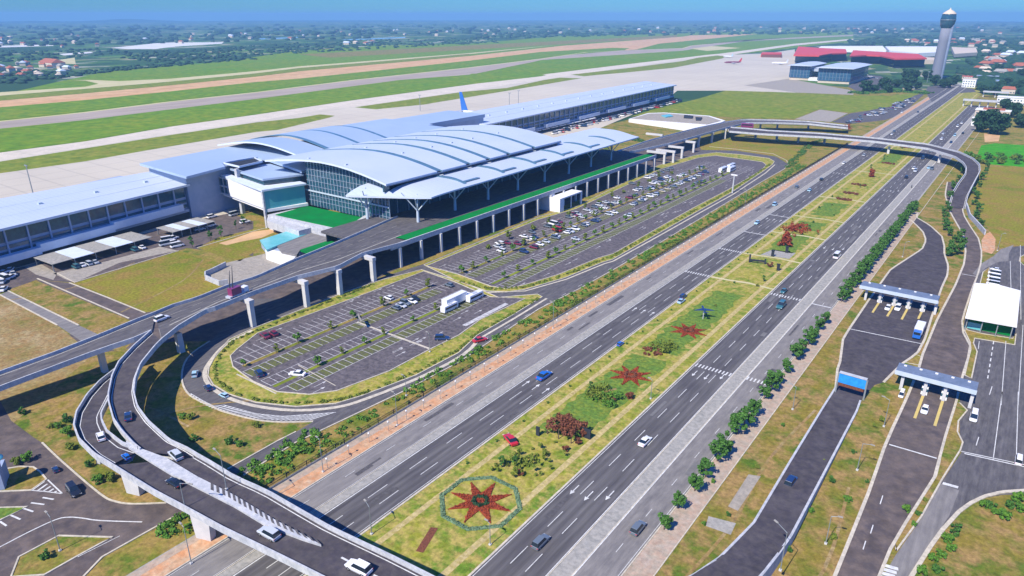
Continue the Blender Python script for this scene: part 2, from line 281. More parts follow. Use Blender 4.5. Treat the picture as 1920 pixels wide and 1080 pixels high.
# ---- airfield
area('apron','conc',.5,mp((I,[(-500,372)]),(Z1,[(0,745),(640,660),(1280,550),(1920,460)]),(Z2,[(1060,430),(1880,320)]),(Z84,[(860,360),(1920,230)]),(ZR,[(940,280),(1060,290),(1240,285),(1480,250),(1500,420),(1440,470),(1100,520),(1500,560),(1920,590),(1500,578),(960,560),(600,560),(500,640),(0,850)]),(I,[(1000,300),(800,330),(430,400),(0,520),(-500,700)])))
tx_up=mp((I,[(-500,360)]),(Z1,[(0,745),(640,660),(1280,550),(1920,460)]),(Z2,[(1060,430),(1880,320)]),(Z84,[(860,360),(1920,230)]),(ZR,[(940,280),(1480,208),(1920,170)]))
tx_lo=mp((ZR,[(1920,180),(1480,222),(940,300),(760,310),(0,415)]),(Z84,[(1200,350),(880,395)]),(Z2,[(1920,360),(1060,480),(860,495)]),(Z1,[(1920,510),(1280,605),(640,705),(0,805)]),(I,[(-500,384)]))
area('taxiway','taxi',1,tx_up+tx_lo)
area('apron_grass','green2',2,mp((I,[(-500,386)]),(Z1,[(0,812),(640,712),(1280,612),(1920,518)]),(Z2,[(640,565),(800,538),(912,548),(870,562),(480,655)]),(Z1,[(1920,590),(1100,728),(640,810),(0,900)]),(I,[(-500,412)])))
area('apron_grass','green2',2,mp((Z2,[(1060,485),(1880,368)]),(Z84,[(600,460),(880,400),(1000,382),(1160,388),(1080,400),(600,482),(0,580)]),(Z2,[(1640,458),(1220,500)])))
area('apron_grass','green2',2,mp((Z84,[(1080,360),(1500,312),(1920,258)]),(ZR,[(760,312),(900,296),(960,302),(940,318),(560,390),(200,425),(0,442)]),(Z84,[(1180,372)])))
g6=mp((I,[(-500,300)]),(Z1,[(0,565),(640,500),(1280,420),(1920,342)]),(Z2,[(640,380),(1400,280),(1920,240)]),(Z84,[(340,352),(820,356),(900,362),(860,372)]))
area('runway_grass','green',2,g6+mp((Z2,[(1880,318),(1060,428)]),(Z1,[(1920,457),(1280,547),(640,657),(0,742)]),(I,[(-500,358)])))
area('runway_grass','green',2,mp((Z84,[(480,340),(860,250),(1920,180)]),(ZR,[(680,255),(860,268),(940,278),(0,388)]),(Z84,[(1920,226),(1000,342),(830,354)])))
rw_up=mp((I,[(-500,283)]),(Z1,[(0,508),(640,440),(1280,360),(1920,290)]),(Z2,[(1040,280),(1920,185)]),(Z84,[(850,240),(1200,188),(1920,160)]),(ZR,[(700,222),(1100,180),(1700,150),(1920,140)]))
area('runway','runway',1,rw_up+mp((ZR,[(1920,150),(1700,160),(1100,190),(700,250)]),(Z84,[(1920,184),(860,252)]),(Z2,[(1920,242),(640,382)]),(Z1,[(1920,344),(1280,422),(640,502),(0,567)]),(I,[(-500,301)])))
for k,(a,b) in enumerate(((0,.9),(8,1.4))):
    mb=MB(); ribbon(mb,[(p.x,p.y) for p in gp([(x,y+a*.0+(.8 if k==0 else 0)) for x,y in rw_up])],7,.07); mb.build('runway_shoulder_line',MT['pale'],kind='structure') if k==0 else None
area('runway_grass','green',2,mp((I,[(-500,262)]),(Z1,[(0,405),(640,350),(1280,285),(1920,215)]),(Z2,[(640,270),(1920,135)]),(Z84,[(850,190),(1400,158),(1520,162),(1480,176),(850,232)]),(Z2,[(1920,178),(1040,272)]),(Z1,[(1920,284),(1280,353),(640,433),(0,500)]),(I,[(-500,279)])))
area('laterite_taxiway','brown',1,mp((I,[(-500,240)]),(Z1,[(0,355),(640,300),(1280,240),(1920,175)]),(Z2,[(640,215),(1920,100)]),(Z84,[(1000,145),(1920,75)]),(ZR,[(700,145),(1200,135),(1000,155),(460,208),(300,250),(180,260)]),(Z84,[(1480,178),(1520,160),(850,192)]),(Z2,[(1920,137),(640,272)]),(Z1,[(1920,217),(1280,287),(640,352),(0,407)]),(I,[(-500,263)])))
area('perimeter_grass','green2',1,mp((I,[(-500,228)]),(Z1,[(0,320),(640,268),(1280,215),(1920,152)]),(Z2,[(640,192),(1920,84)]),(Z2,[(1920,98),(640,213)]),(Z1,[(1920,173),(1280,238),(640,298),(0,353)]),(I,[(-500,239)])))
area('perimeter_road','pale',1,mp((I,[(-500,222)]),(Z1,[(0,292),(640,250),(740,228),(640,205),(540,200),(700,200),(900,208),(1280,190),(1920,133)]),(Z2,[(640,178),(1920,78)]),(Z84,[(1000,135)]),(Z2,[(1920,86),(640,190)]),(Z1,[(1920,150),(1280,212),(640,266),(0,318)]),(I,[(-500,227)])))
area('terrace_field','green2',3,mp((ZR,[(860,590),(960,560),(1500,575),(1920,592)]),(ZRR,[(0,690),(640,715),(900,720),(1160,690),(920,800),(740,830),(620,845),(380,820),(200,890)]),(ZR,[(1440,770),(1150,765),(500,735),(250,755),(420,700),(760,620)])))
area('far_grass','green',1,mp((ZR,[(460,210),(1000,158),(1600,138),(1920,128),(1920,140),(1480,160),(700,220),(640,235)])))
area('worksite_ground','pale',2,mp((ZR,[(700,245),(860,225),(1080,240),(820,262)])))
area('terrace_strip','pav',2,mp((ZR,[(1100,520),(1440,470),(1920,560),(1920,592),(1500,575)])))
# ---- highway strips: straight bands in metres across (x) and along (y)
Y0,Y1=-80,1290
def band(name,m,x0,x1,layer,y0=Y0,y1=Y1): return area(name,m,layer,[(x0,y0),(x1,y0),(x1,y1),(x0,y1)],True)
band('footpath','pinkwalk',-120.6,-118.7,2.2); band('footpath','orange',-118.7,-114.9,2); band('service_road','asph_grey',-114.6,-107.,2); band('concrete_strip','strip',-107.,-104.6,3)
band('carriageway','hwy',-104.6,-93.5,2); band('median_lawn','median',-93.2,-68.2,2); band('garden_path','path',-89.4,-88.0,3,Y0,1150); band('garden_path','path',-73.0,-71.5,3,Y0,1150)
band('carriageway','hwy',-68.,-55.9,2,Y0,1000); band('concrete_strip','strip',-55.9,-52.5,3,Y0,1000); band('service_road','asph_grey',-52.5,-44.8,2,Y0,1000); band('sidewalk','pinkwalk',-44.6,-39.8,3,Y0,425)
band('fence_verge','strip',-120.9,-120.6,2)
mb=MB()
for x,wd in ((-114.75,.3),(-93.35,.45),(-68.1,.45),(-44.7,.25),(-39.7,.25),(-106.9,.2),(-56.0,.25),(-52.4,.2)): mb.box(x-wd/2,Y0,0,x+wd/2,Y1 if x<-69 else 1000,.16 if x not in(-106.9,-56.0,-52.4) else .14)
mb.build('road_kerbs',MT['kerb'],kind='structure')
pr_=random.Random(4)
for m_,n_ in (('tar',42),('tarl',26)):
    mb=MB()
    for i in range(n_):
        x=pr_.choice((-113,-110,-103,-99.5,-96,-66,-62,-58.5,-51,-48)); y=pr_.uniform(70,420); w_=pr_.uniform(.5,1.6); l_=pr_.uniform(1.5,14); mb.sheet([(x,y),(x+w_,y+pr_.uniform(-.2,.2)),(x+w_,y+l_),(x,y+l_)],.062+.0009*i+(.0004 if m_=='tar' else 0))
    mb.build('road_patch',MT[m_],kind='structure')
mb=MB()
for pts in ([(-36,92),(-33,120),(-34,150),(-31,180)],[(-18,95),(-14,120),(-16,150)],[(-190,60),(-180,72),(-160,74)],[(-175,62),(-168,80),(-158,92)],[(-84,150),(-80,158)],[(-250,100),(-262,130),(-280,150)],[(-300,70),(-290,100),(-300,130)]): ribbon(mb,[(p.x,p.y) for p in smooth([Vector(q) for q in pts],4)],.7,.085)
mb.build('worn_trail',MT['sand'],kind='structure')
mb=MB()          # lane paint
def line(x,wd=.15,y0=Y0,y1=Y1): mb.sheet([(x-wd/2,y0),(x+wd/2,y0),(x+wd/2,y1),(x-wd/2,y1)],.1)
line(-104.25,.25); line(-94.0,.15); line(-67.5,.15,Y0,1000); line(-56.3,.2,Y0,1000); line(-52.2,.3,Y0,1000); line(-45.2,.12,Y0,1000); line(-107.3,.12); line(-114.2,.12)
for y in np.arange(-75,1270,13.1):
    for x in (-100.9,-97.35): line(x,.17,y,y+5.9)
    line(-110.8,.13,y+2,y+5)
    if y<990:
        for x in (-63.7,-60.1): line(x,.17,y+3,y+8.9)
        line(-48.6,.13,y+5,y+8)
for y,xs in ((262,(-104,-94)),(300,(-104,-94)),(333,(-104,-94)),(372,(-104,-94)),(185.5,(-67.5,-56.4)),(186.5,(-52,-45.5)),(258,(-67.5,-56.4)),(257,(-52,-45.5))):   # crossings
    if y in (185.5,186.5,262,258,300):
        x=xs[0]
        while x<xs[1]-.3: mb.sheet([(x,y-1.1),(x+.42,y-1.1),(x+.42,y+1.1),(x,y+1.1)],.1); x+=1.05
    else: mb.sheet([(xs[0],y-.35),(xs[1],y-.35),(xs[1],y+.35),(xs[0],y+.35)],.1)
def arrow(x,y,s=1): mb.sheet([(x-.12,y-2*s),(x+.12,y-2*s),(x+.12,y+.6*s),(x-.12,y+.6*s)],.1); mb.sheet([(x-.55,y+.6*s),(x+.55,y+.6*s),(x,y+2*s)],.1)
for y in (112,180,330,470): 
    for x in (-65.6,-61.9,-58.2): arrow(x,y+(3 if x>-60 else 0),-1)
    for x in (-102.6,-99.1,-95.6): arrow(x,y+33)
mb.build('lane_markings',MT['white'],kind='structure')
# median lawn patches and cross paths
for y0,y1 in ((128,182),(186,250),(312,345),(352,372),(385,420),(560,620)): area('watered_lawn','medgreen',3,[(-87.2+random.uniform(0,2.2),y) for y in np.arange(y0,y1,2.5)]+[(-74.0-random.uniform(0,2.2),y) for y in np.arange(y1,y0,-2.5)],True)
mb=MB()
for y in (262,300,341,378,430,520,640): ribbon(mb,[(-93,y),(-86,y+.5),(-78,y+2),(-68.4,y+1)],1.6,.09)
mb.build('garden_cross_path',MT['pale'],kind='structure')
area('plaza_paving','strip',3,[(-86,302),(-74,304),(-74,314),(-84,313)],True)
# ---------------------------------------------------------------- roads beside the terminal
area('station_forecourt','asph_brown',1,[(-245,60),(-190,60),(-196,140),(-203,190),(-203,560),(-245,560)],True)
loop_out=mp((Z44,[(1880,0),(1700,120),(1600,240),(1565,400),(1600,540),(1700,640),(1920,740)]),(ZL,[(160,850),(400,910),(600,928),(830,922)]))
branch_l=mp((ZL,[(700,1000),(560,1070)]),((0,720,3),[(1280,480)]),(ZJ,[(1500,590)]))
branch_r=mp((ZJ,[(1600,700),(1240,900),(920,1080)]),(I,[(120,1120)]))
seg_r=mp(((0,720,3),[(1370,515)]),(ZL,[(700,1080),(1100,890),(1500,700),(1920,480)]),(ZN,[(700,1080),(1000,880),(1300,730),(1560,585),(1900,385)]),(ZMM,[(600,880),(1000,640),(1400,400),(1560,310),(1592,275),(1580,245),(1480,195),(1200,160),(1000,140)]))
loop=mp((I,[(470,590),(430,610)]))+loop_out+branch_l[:-1]
area('loop_road','asph',2,smooth(loop_out,3)+[Vector(q) for q in branch_l[:-1]]+[Vector(q) for q in seg_r]+[Vector(q) for q in mp((ZMM,[(900,190),(620,280),(0,600)]),(I,[(1010,405),(795,495),(700,525),(560,560),(480,560)]))])
hedge1_out=mp((I,[(852,525)]),(ZN,[(370,660)]),(I,[(790,506),(720,524),(650,547),(567,580),(473,617),(430,637),(405,665),(392,690),(390,705),(400,722),(430,740),(480,755),(555,763),(630,757),(680,742),(780,704),(860,662),(895,629),(960,592),(1017,557)]),(ZN,[(1000,768),(800,792),(640,760),(480,708)]))
hedge1_out=mp((I,[(790,506),(720,524),(650,547),(567,580),(473,617),(430,637),(405,665),(392,690),(390,705),(400,722),(430,740),(480,755),(555,763),(630,757),(680,742),(780,704),(860,662),(895,629),(960,592),(1017,557),(1008,552),(935,558),(892,540),(862,528),(852,525)]))
area('car_park_verge','median',3,hedge1_out)
lot1=mp((I,[(795,509),(720,538),(667,558),(580,590),(483,625),(445,655),(432,668),(437,688),(475,716),(520,735),(580,740),(632,733),(730,696),(805,656),(860,629),(900,600),(985,560),(920,557),(885,543),(850,528)]))
area('car_park','lot',4,lot1)
hedge2_out=mp((I,[(852,525),(912,546),(950,548),(985,543),(1060,521),(1130,492),(1148,487),(1240,435),(1300,401),(1370,362),(1430,322),(1448,309),(1452,303),(1442,297),(1390,290),(1342,286),(1305,291),(1235,310),(1080,388),(1010,407),(795,497)]))
area('car_park_verge','median',3,hedge2_out)
lot2=mp((I,[(800,499),(860,515),(920,537),(950,542),(985,534),(1047,515),(1122,484),(1150,476),(1235,427),(1300,390),(1365,356),(1425,321),(1437,310),(1430,304),(1380,297),(1342,292),(1310,296),(1240,317),(1080,392),(1010,412)]))
area('car_park','lot',4,lot2)
area('north_garden','field',3,mp((ZMM,[(920,130),(1130,90),(1700,140),(1720,230),(1640,300),(1500,215),(1200,170),(940,165)])))
mb=MB()     # kerbs round islands
for pl in (hedge1_out,hedge2_out,lot1,lot2): wall_strip(mb,[(p.x,p.y) for p in gp(pl)],.35,0,.22,True)
inner=smooth([Vector(p) for p in mp((I,[(473,620),(425,645),(399,672),(384,698),(392,722),(425,745),(480,762),(555,770),(632,764),(690,747),(790,707),(868,666),(900,634)]))],3); ribbon(mb,[(p.x,p.y) for p in gp(inner)],1.3,.12)
i2=mp((I,[(905,632),(965,597),(1025,560)])); ribbon(mb,[(p.x,p.y) for p in gp(i2)],.9,.12)
i3=mp((I,[(912,549),(985,546),(1062,524),(1133,495),(1150,490),(1244,438),(1304,404),(1374,365),(1435,325),(1453,309)])); ribbon(mb,[(p.x,p.y) for p in gp(i3)],.8,.12)
for pl in (smooth([Vector(q) for q in loop_out],3),): wall_strip(mb,[(p.x,p.y) for p in gp(pl)],.5,0,.2)
wall_strip(mb,[(p.x,p.y) for p in gp(branch_l[:-1])],.4,0,.2); wall_strip(mb,[(p.x,p.y) for p in gp(seg_r)],.4,0,.2); wall_strip(mb,[(p.x,p.y) for p in gp(branch_r)],.4,0,.2)
mb.build('island_kerbs',MT['kerb'],kind='structure')
area('junction_road','asph_brown',2,mp((I,[(-120,770)]),(ZJ,[(0,-330),(100,-150),(300,0),(380,50),(560,220),(900,510),(1040,580),(1200,602),(1500,592)]),((0,720,3),[(1280,480),(1370,515)]))+branch_r+mp((I,[(-200,1220),(-400,1100)])))
mb=MB(); mi=MB()
isl=[mp((ZJ,[(-300,560),(0,490),(280,478),(420,380),(360,310),(300,270),(180,265),(0,295),(-300,330)])),mp((ZJ,[(170,1080),(530,888),(1020,902),(920,950),(700,1070),(400,1240),(100,1260)])),mp((ZJ,[(-200,640),(250,628),(0,748),(-200,860)]))]
for k,pl in enumerate(isl): area('traffic_island',('olive2','olive','medgreen')[k],3,pl); wall_strip(mb,[(p.x,p.y) for p in gp(pl)],.4,0,.2,True)
wall_strip(mb,[(p.x,p.y) for p in smooth([Vector((q.x,q.y)) for q in gp(mp((ZJ,[(380,50),(560,220),(900,510),(1040,580),(1200,602),(1500,592)])))],3)],.4,0,.2)
mb.build('junction_kerbs',MT['kerb'],kind='structure')
mb=MB()
def pl_line(Z,pts,wd=.2,z=.11,n=3): ribbon(mb,[(p.x,p.y) for p in [G(q[0],q[1]) for q in smooth([Vector(a) for a in mp((Z,pts))],n)]],wd,z)
pl_line(ZJ,[(-200,1080),(0,990),(250,860),(500,745),(620,722),(740,730),(900,752),(1280,765)],.3)
pl_line(ZJ,[(0,492),(280,480),(420,492),(560,510)],.25,.11,1); pl_line(ZJ,[(430,385),(560,508)],.3,.11,1); pl_line(ZJ,[(700,1080),(1080,890)],.15,.11,1); pl_line(ZJ,[(930,1075),(1590,700)],.15,.11,1)
for k in range(5): pl_line(ZJ,[(290+k*50,478+k*5),(400+k*28,400+k*22)],.45,.11,1)
for a in ([(385,545),(485,562)],[(280,592),(400,608)],[(205,640),(300,672)],[(90,700),(185,742)],[(0,760),(60,800)]): pl_line(ZJ,a,.4,.11,1)
# chevron hatching on loop road, lane lines
ch_o=gp([(q[0],q[1]) for q in mp((Z44,[(1650,600),(1750,680),(1920,765)]),(ZL,[(160,842),(400,902),(600,918),(830,912)]))]); ch_i=gp([(q[0],q[1]) for q in mp((Z44,[(1665,590),(1800,670),(1930,735)]),(ZL,[(160,800),(400,865),(600,885),(1000,855)]))])
def resamp(P,n):
    P=[Vector(p) for p in P]; d=[0]
    for a,b in zip(P,P[1:]): d.append(d[-1]+(b-a).length)
    out=[]
    for i in range(n):
        t=d[-1]*i/(n-1); j=max(k for k in range(len(d)) if d[k]<=t+1e-9); j=min(j,len(P)-2)
        out.append(P[j].lerp(P[j+1],(t-d[j])/max(1e-9,d[j+1]-d[j])))
    return out
A=resamp(ch_o,34); B=resamp(ch_i,34)
for a,b,a2,b2 in list(zip(A,B,A[1:],B[1:]))[::1]:
    mb.add([(a.x,a.y,.12),(a.lerp(a2,.45).x,a.lerp(a2,.45).y,.12),(b.lerp(b2,.9).x,b.lerp(b2,.9).y,.12),(b.lerp(b2,.45).x,b.lerp(b2,.45).y,.12)],[(0,1,2,3)])
ribbon(mb,[(p.x,p.y) for p in B],.2,.125)
for y in np.arange(100,520,12): 
    if 150<y<460: mb.sheet([(-131,y),(-130.85,y),(-130.85,y+3),(-131,y+3)],.1)
mb.build('hatched_marking',MT['white'],kind='structure'); mb=MB()
# parking bays (rows run along y)
def inside(P,x,y):
    c=False; n=len(P)
    for i in range(n):
        a=P[i];b=P[(i+1)%n]
        if (a[1]>y)!=(b[1]>y) and x<(b[0]-a[0])*(y-a[1])/(b[1]-a[1])+a[0]: c=not c
    return c
L1=[(p.x,p.y) for p in gp(lot1)]; L2=[(p.x,p.y) for p in gp(lot2)]
bays=[(-199,-194.2),(-188.8,-184),(-183.8,-179),(-174.8,-170),(-166,-161),(-157.2,-152.4)]
for LT,ya,yb in ((L1,92,190),(L2,190,490)):
    for x0,x1 in bays:
        y=ya
        while y<yb:
            if inside(LT,x0,y) and inside(LT,x1,y) and inside(LT,x1,y+2.6): mb.sheet([(x0,y),(x1,y),(x1,y+.22),(x0,y+.22)],.11)
            y+=2.6
    for x in (-184,-175,-165.9 if LT is L1 else -166,-161,-157.2,-152.4,-178.9):
        y=ya
        while y<yb:
            if inside(LT,x,y) and inside(LT,x,y+2.6): mb.sheet([(x-.1,y),(x+.1,y),(x+.1,y+2.6),(x-.1,y+2.6)],.112)
            y+=2.6
mb.sheet([(-144,165),(-142.2,165),(-142.2,189.5),(-144,189.5)],.115)
for x,y in [(random.uniform(-198,-145),random.uniform(95,480)) for _ in range(380)]:
    LT=L1 if y<190 else L2
    if inside(LT,x,y) and inside(LT,x+1,y+4) and not any(a-1<x<b+1 for a,b in bays): mb.sheet([(x,y),(x+.2,y),(x+.2,y+3.4),(x,y+3.4)],.11); mb.sheet([(x-.4,y+3.2),(x+.6,y+3.2),(x+.1,y+4.6)],.111)
mb.build('parking_markings',MT['faded'],kind='structure')
for LT,ya,yb in ((L1,96,188),(L2,198,470)):
    for x0,x1 in ((-178.8,-177.2),(-160.6,-159.2)):
        ys=[y for y in np.arange(ya,yb,2) if inside(LT,x0-2,y) and inside(LT,x1+2,y)]
        if ys: area('planting_strip','olive' if x0<-170 else 'green2',6.2,[(x0,min(ys)),(x1,min(ys)),(x1,max(ys)),(x0,max(ys))],True)
MT['grasscrete']=M('grass_paver_bays',(.10,.11,.04),(.075,.068,.075),.5,c3=(.13,.14,.04),scale2=1.6,rough=1,spec=.1,lo=.42,hi=.58)
for LT,ya,yb in ((L1,100,186),(L2,202,440)):
    for x0,x1 in ((-174.8,-170.),(-157.2,-152.4)):
        ys=[y for y in np.arange(ya,yb,2) if inside(LT,x0-1,y) and inside(LT,x1+1,y)]
        if ys: area('paver_bays','grasscrete',5.1,[(x0,min(ys)),(x1,min(ys)),(x1,max(ys)),(x0,max(ys))],True)
mb=MB(); ribbon(mb,[(-175,145),(-140.6,144.8)],.9,.13); ribbon(mb,[(-175.2,98),(-156,98)],.5,.13); ribbon(mb,[(-165,112.5),(-146,111)],.3,.13); mb.build('car_park_walkway',MT['kerb'],kind='structure')
# ---- fields and lanes left of the terminal
area('left_ground','olive2',1,[(-560,-60),(-334,-60),(-330,190),(-560,190)],True) if False else None
area('service_yard','asph_brown',1,mp((ZF,[(-600,900),(0,680),(180,640),(1420,300),(1720,240),(1900,300),(1900,560),(1400,500),(560,760),(270,740),(0,840),(-600,1100)])))
area('service_yard_concrete','pav',2,mp((ZF,[(180,640),(290,610),(430,690),(400,740),(270,700)]))); area('service_yard_concrete','pav',2,mp((ZF,[(560,760),(480,730),(400,690),(800,600),(1200,490),(1330,520),(900,610)])))
area('west_field','field',2,mp((ZF,[(560,762),(1340,522),(1500,560),(1660,620),(1560,700),(1560,740),(1700,800),(1600,900),(1090,985)])))
area('west_field','olive2',2,mp((ZF,[(70,812),(270,742),(960,1035),(1100,1100),(900,1300),(590,1080)])))
area('bare_field','sand',1.8,mp((ZF,[(-900,1300),(-600,880),(0,855),(430,1080),(700,1300),(0,1900),(-900,2000)])))
area('west_lane','asph_grey',3,mp((ZF,[(0,850),(60,825),(590,1080),(760,1160),(700,1260),(430,1080)])))
area('west_lane','asph_brown',3,mp((ZF,[(270,742),(520,762),(1090,988),(1300,1100),(1200,1160),(960,1035)])))
area('construction_yard','pav',3,mp((ZF,[(1540,700),(1660,620),(1920,560),(2150,500),(2250,620),(1990,720),(1700,790)])))
area('turning_circle','field',3,mp((ZF,[(1480,500),(1640,420),(1900,360),(2080,330),(2150,370),(2040,440),(1800,600),(1650,560)])))
area('clay_bed','brown',4,mp((ZF,[(1640,465),(1760,430),(1900,378),(2040,360),(2085,372),(1960,425),(1800,455),(1700,480)])))
MT['brick']=MT['brown']
mb=MB()
for Z,pts in ((ZF,[(280,730),(970,1030)]),(ZF,[(520,762),(800,870),(1090,988)]),(ZF,[(0,852),(430,1080)]),(ZF,[(60,822),(590,1080)]),(ZF,[(1540,745),(1560,720),(1640,650),(1700,625)]),(ZF,[(430,690),(560,760),(1340,522)]),(ZF,[(1480,500),(1900,375),(2080,330)])):
    wall_strip(mb,[(p.x,p.y) for p in gp(mp((Z,pts)))],.5,0,.2)
mb.build('lane_kerbs',MT['kerb'],kind='structure')
area('under_viaduct_verge','olive2',1.5,mp((I,[(60,705),(200,660),(330,640),(393,640),(345,700),(380,750),(480,790),(587,795),(427,880),(312,943),(217,941),(79,830),(40,760)])))
# ---- right-hand roads
t1_l=mp((ZQ,[(400,110),(400,190),(500,260),(610,370),(650,480),(600,590),(430,700),(200,850),(120,960)]),(ZP_,[(370,440),(180,720),(110,830),(80,1060)]),(I,[(1570,693),(1567,727)]))
t1_r=mp((ZQ,[(540,130),(530,190),(700,290),(850,430),(880,550),(880,650),(930,800),(920,920),(850,1070)]),(ZP_,[(1000,600),(930,830),(850,980),(700,1080)]),(I,[(1657,717),(1640,722),(1617,747),(1612,760)]))
area('toll_road','asph_dark',2,t1_l+[(1560,735),(1547,760)]+[(1608,765)]+t1_r[::-1])
r2_l=mp((ZQ,[(920,-260),(890,-100),(930,40),(960,130),(1050,290),(1130,420),(1150,620),(1130,780),(1080,900),(1030,1030)]),(ZP_,[(1150,450),(1050,640),(900,1000)]),(ZS,[(350,700)]),(ZU,[(880,430),(780,650),(610,1010)]),(Z10,[(1050,600),(950,850),(840,1120),(760,1300)]))
r2_r=mp((ZQ,[(1150,-260),(1100,-100),(1110,60),(1120,150),(1200,290),(1310,450),(1350,600),(1350,740),(1300,930)]),(ZP_,[(1400,330),(1300,640),(1300,750),(1380,900)]),(ZS,[(1110,450),(1060,650),(990,850)]),(ZU,[(1400,550),(1240,1060)]),(Z10,[(1440,440),(1420,520),(1180,900),(1090,1120),(1000,1300)]))
area('toll_road','asph_brown',2,r2_l+r2_r[::-1])
dreg=mp((ZQ,[(1350,790),(1500,690),(1600,590),(1760,530),(1900,520)]),(I,[(2000,440),(2100,900),(1960,925),(1920,927),(1880,928),(1847,934),(1820,947),(1800,962),(1770,995),(1747,1027),(1710,1085),(1640,1220)]),(Z10,[(980,1300),(1090,1110),(1200,960),(1340,760),(1440,570),(1570,380),(1555,270),(1545,200)]),(ZU,[(1420,800),(1440,700),(1600,300)]),(ZS,[(1130,880),(1220,480),(1160,350),(1180,280)]),(ZP_,[(1480,830),(1860,890),(1880,380),(1430,290),(1440,250)]),(ZQ,[(1250,1000),(1320,900),(1350,860)]))
area('inspection_road','asph',1.5,[(1838,495),(1862,481),(1877,467),(1925,456),(2010,440),(2120,900),(1960,925),(1920,927),(1880,928),(1847,934),(1820,947),(1800,962),(1770,995),(1747,1027),(1712,1082),(1640,1220),(1560,1220),(1643,1110),(1680,1045),(1727,973),(1760,910),(1768,900),(1803,848),(1799,805),(1800,720),(1808,690),(1822,662),(1806,625),(1808,600),(1826,540)])
area('ramp_lane','asph_grey',3,mp((Z10,[(1450,560),(1555,600),(1500,740),(1330,1000),(1240,1150),(1100,1130),(1200,960),(1340,760)])))
area('ramp_lane','asph_grey',3,mp((ZQ,[(1240,900),(1340,780),(1500,680),(1600,590),(1760,535),(1700,640),(1690,740),(1570,750),(1400,830),(1300,930)])))
gis=[mp((ZS,[(1050,20),(1030,170),(1110,340),(1120,450),(1070,650),(1030,830),(1130,880),(1190,600),(1215,480),(1160,350),(1180,275),(1780,375),(1800,200),(1750,280),(1300,210),(1060,150)])),
     mp((ZU,[(1400,560),(1240,1060)]),(Z10,[(1445,440),(1425,520),(1190,890),(1200,940),(1340,750),(1460,535),(1560,375),(1575,330),(1545,270),(1550,210),(1600,150),(1560,110)])),
     mp((ZQ,[(1350,960),(1370,880),(1450,820),(1440,900),(1440,1040),(1330,1040)])),mp((ZS,[(140,640),(300,520),(390,560),(340,680)])),
     mp((ZQ,[(1840,690),(1900,660),(2100,650),(2100,800),(1880,790),(1830,740)]))]
for k,pl in enumerate(gis): area('verge','olive2' if k==1 else 'olive',4,pl)
mb=MB()
for pl,wd in ((t1_l,.7),(t1_r[:-3],.7),(r2_l,.7),(r2_r,.6)): wall_strip(mb,[(p.x,p.y) for p in resamp(gp(pl),40)],wd,0,.22)
for pl in gis: wall_strip(mb,[(p.x,p.y) for p in gp(pl)],.35,0,.2,True)
wall_strip(mb,[(p.x,p.y) for p in resamp(gp([(1925,920),(1880,923),(1847,931),(1820,944),(1798,960),(1768,993),(1744,1026),(1700,1095)]),30)],.8,0,.25)
mb.build('verge_kerbs',MT['kerb'],kind='structure')
mb=MB()
def seg(a,b,wd,z=.12): ribbon(mb,[(p.x,p.y) for p in gp([a,b])],wd,z)
seg((1593,617),(1727,645),.45); seg((1667,834),(1756,860),.5); seg((1548,760),(1607,775),.4); seg((1808,851),(1925,877),.4); seg((1803,514),(1832,519),.4); seg((1802,847),(1925,873),.35); seg((1393,1007),(1460,1029),.4)
for a,b in (((1879,735),(1862,862)),((1909,735),(1905,872)),((1886,640),(1877,760)),((1918,610),(1909,760)),((1836,640),(1834,655)),((1894,490),(1896,560)),((1913,460),(1914,600))): seg(a,b,.18)
for k in range(7):
    t=k/7; seg((1863-t*12,640+t*75),(1863-(t+.08)*12,640+(t+.08)*75),.3)
for a in ((1860,725),(1835,820),(1655,930),(1623,1015),(1637,985)): seg(a,(a[0]-5,a[1]+16),.2)
for k in range(6): seg((1656-k*3,1060+k*7),(1684-k*3,1068+k*7),.9)
for k in range(9): seg((1770+k*3.2,905+k*.9),(1768+k*3.2,909+k*.9),.35)
mb.build('toll_markings',MT['white'],kind='structure')
area('rice_paddy','paddy',2,mp((ZW,[(1600,290),(1700,275),(1920,290),(2200,300),(2200,450),(1920,452),(1620,430),(1560,380)])))
area('vegetable_plot','field',2,mp((ZW,[(1620,450),(2400,460),(2400,1000),(1740,1060),(1640,900),(1520,760),(1560,600)])))
area('bare_plot','brown',2,mp((ZW,[(1620,200),(1740,215),(1730,260),(1625,265)])))
area('clay_verge','orange',3,mp((ZQ,[(1400,400),(1460,370),(1530,460),(1520,600),(1480,650),(1360,610),(1350,480)])))
area('east_verge','olive2',1,[(-39.5,Y0),(30,Y0),(30,520),(-39.5,520)],True)
area('east_terrain','olive',1,[(30,Y0),(300,Y0),(300,700),(30,520)],True)
area('far_lot','asph',1.6,mp((ZRR,[(480,915),(620,850),(760,830),(960,750),(1160,700),(1190,690),(1000,860),(880,900),(800,910),(600,930)])))
area('far_plaza','pav',3,mp((ZRR,[(200,895),(390,822),(600,850),(470,915)])))
area('far_road','asph',2.5,mp((ZRR,[(1180,690),(1200,650),(1290,640),(1400,650),(1540,665),(1560,690),(1410,700),(1380,710),(1250,800)])))
area('far_lot','asph',3,mp((ZRR,[(600,650),(720,560),(840,570),(960,620),(900,670),(680,690)])))
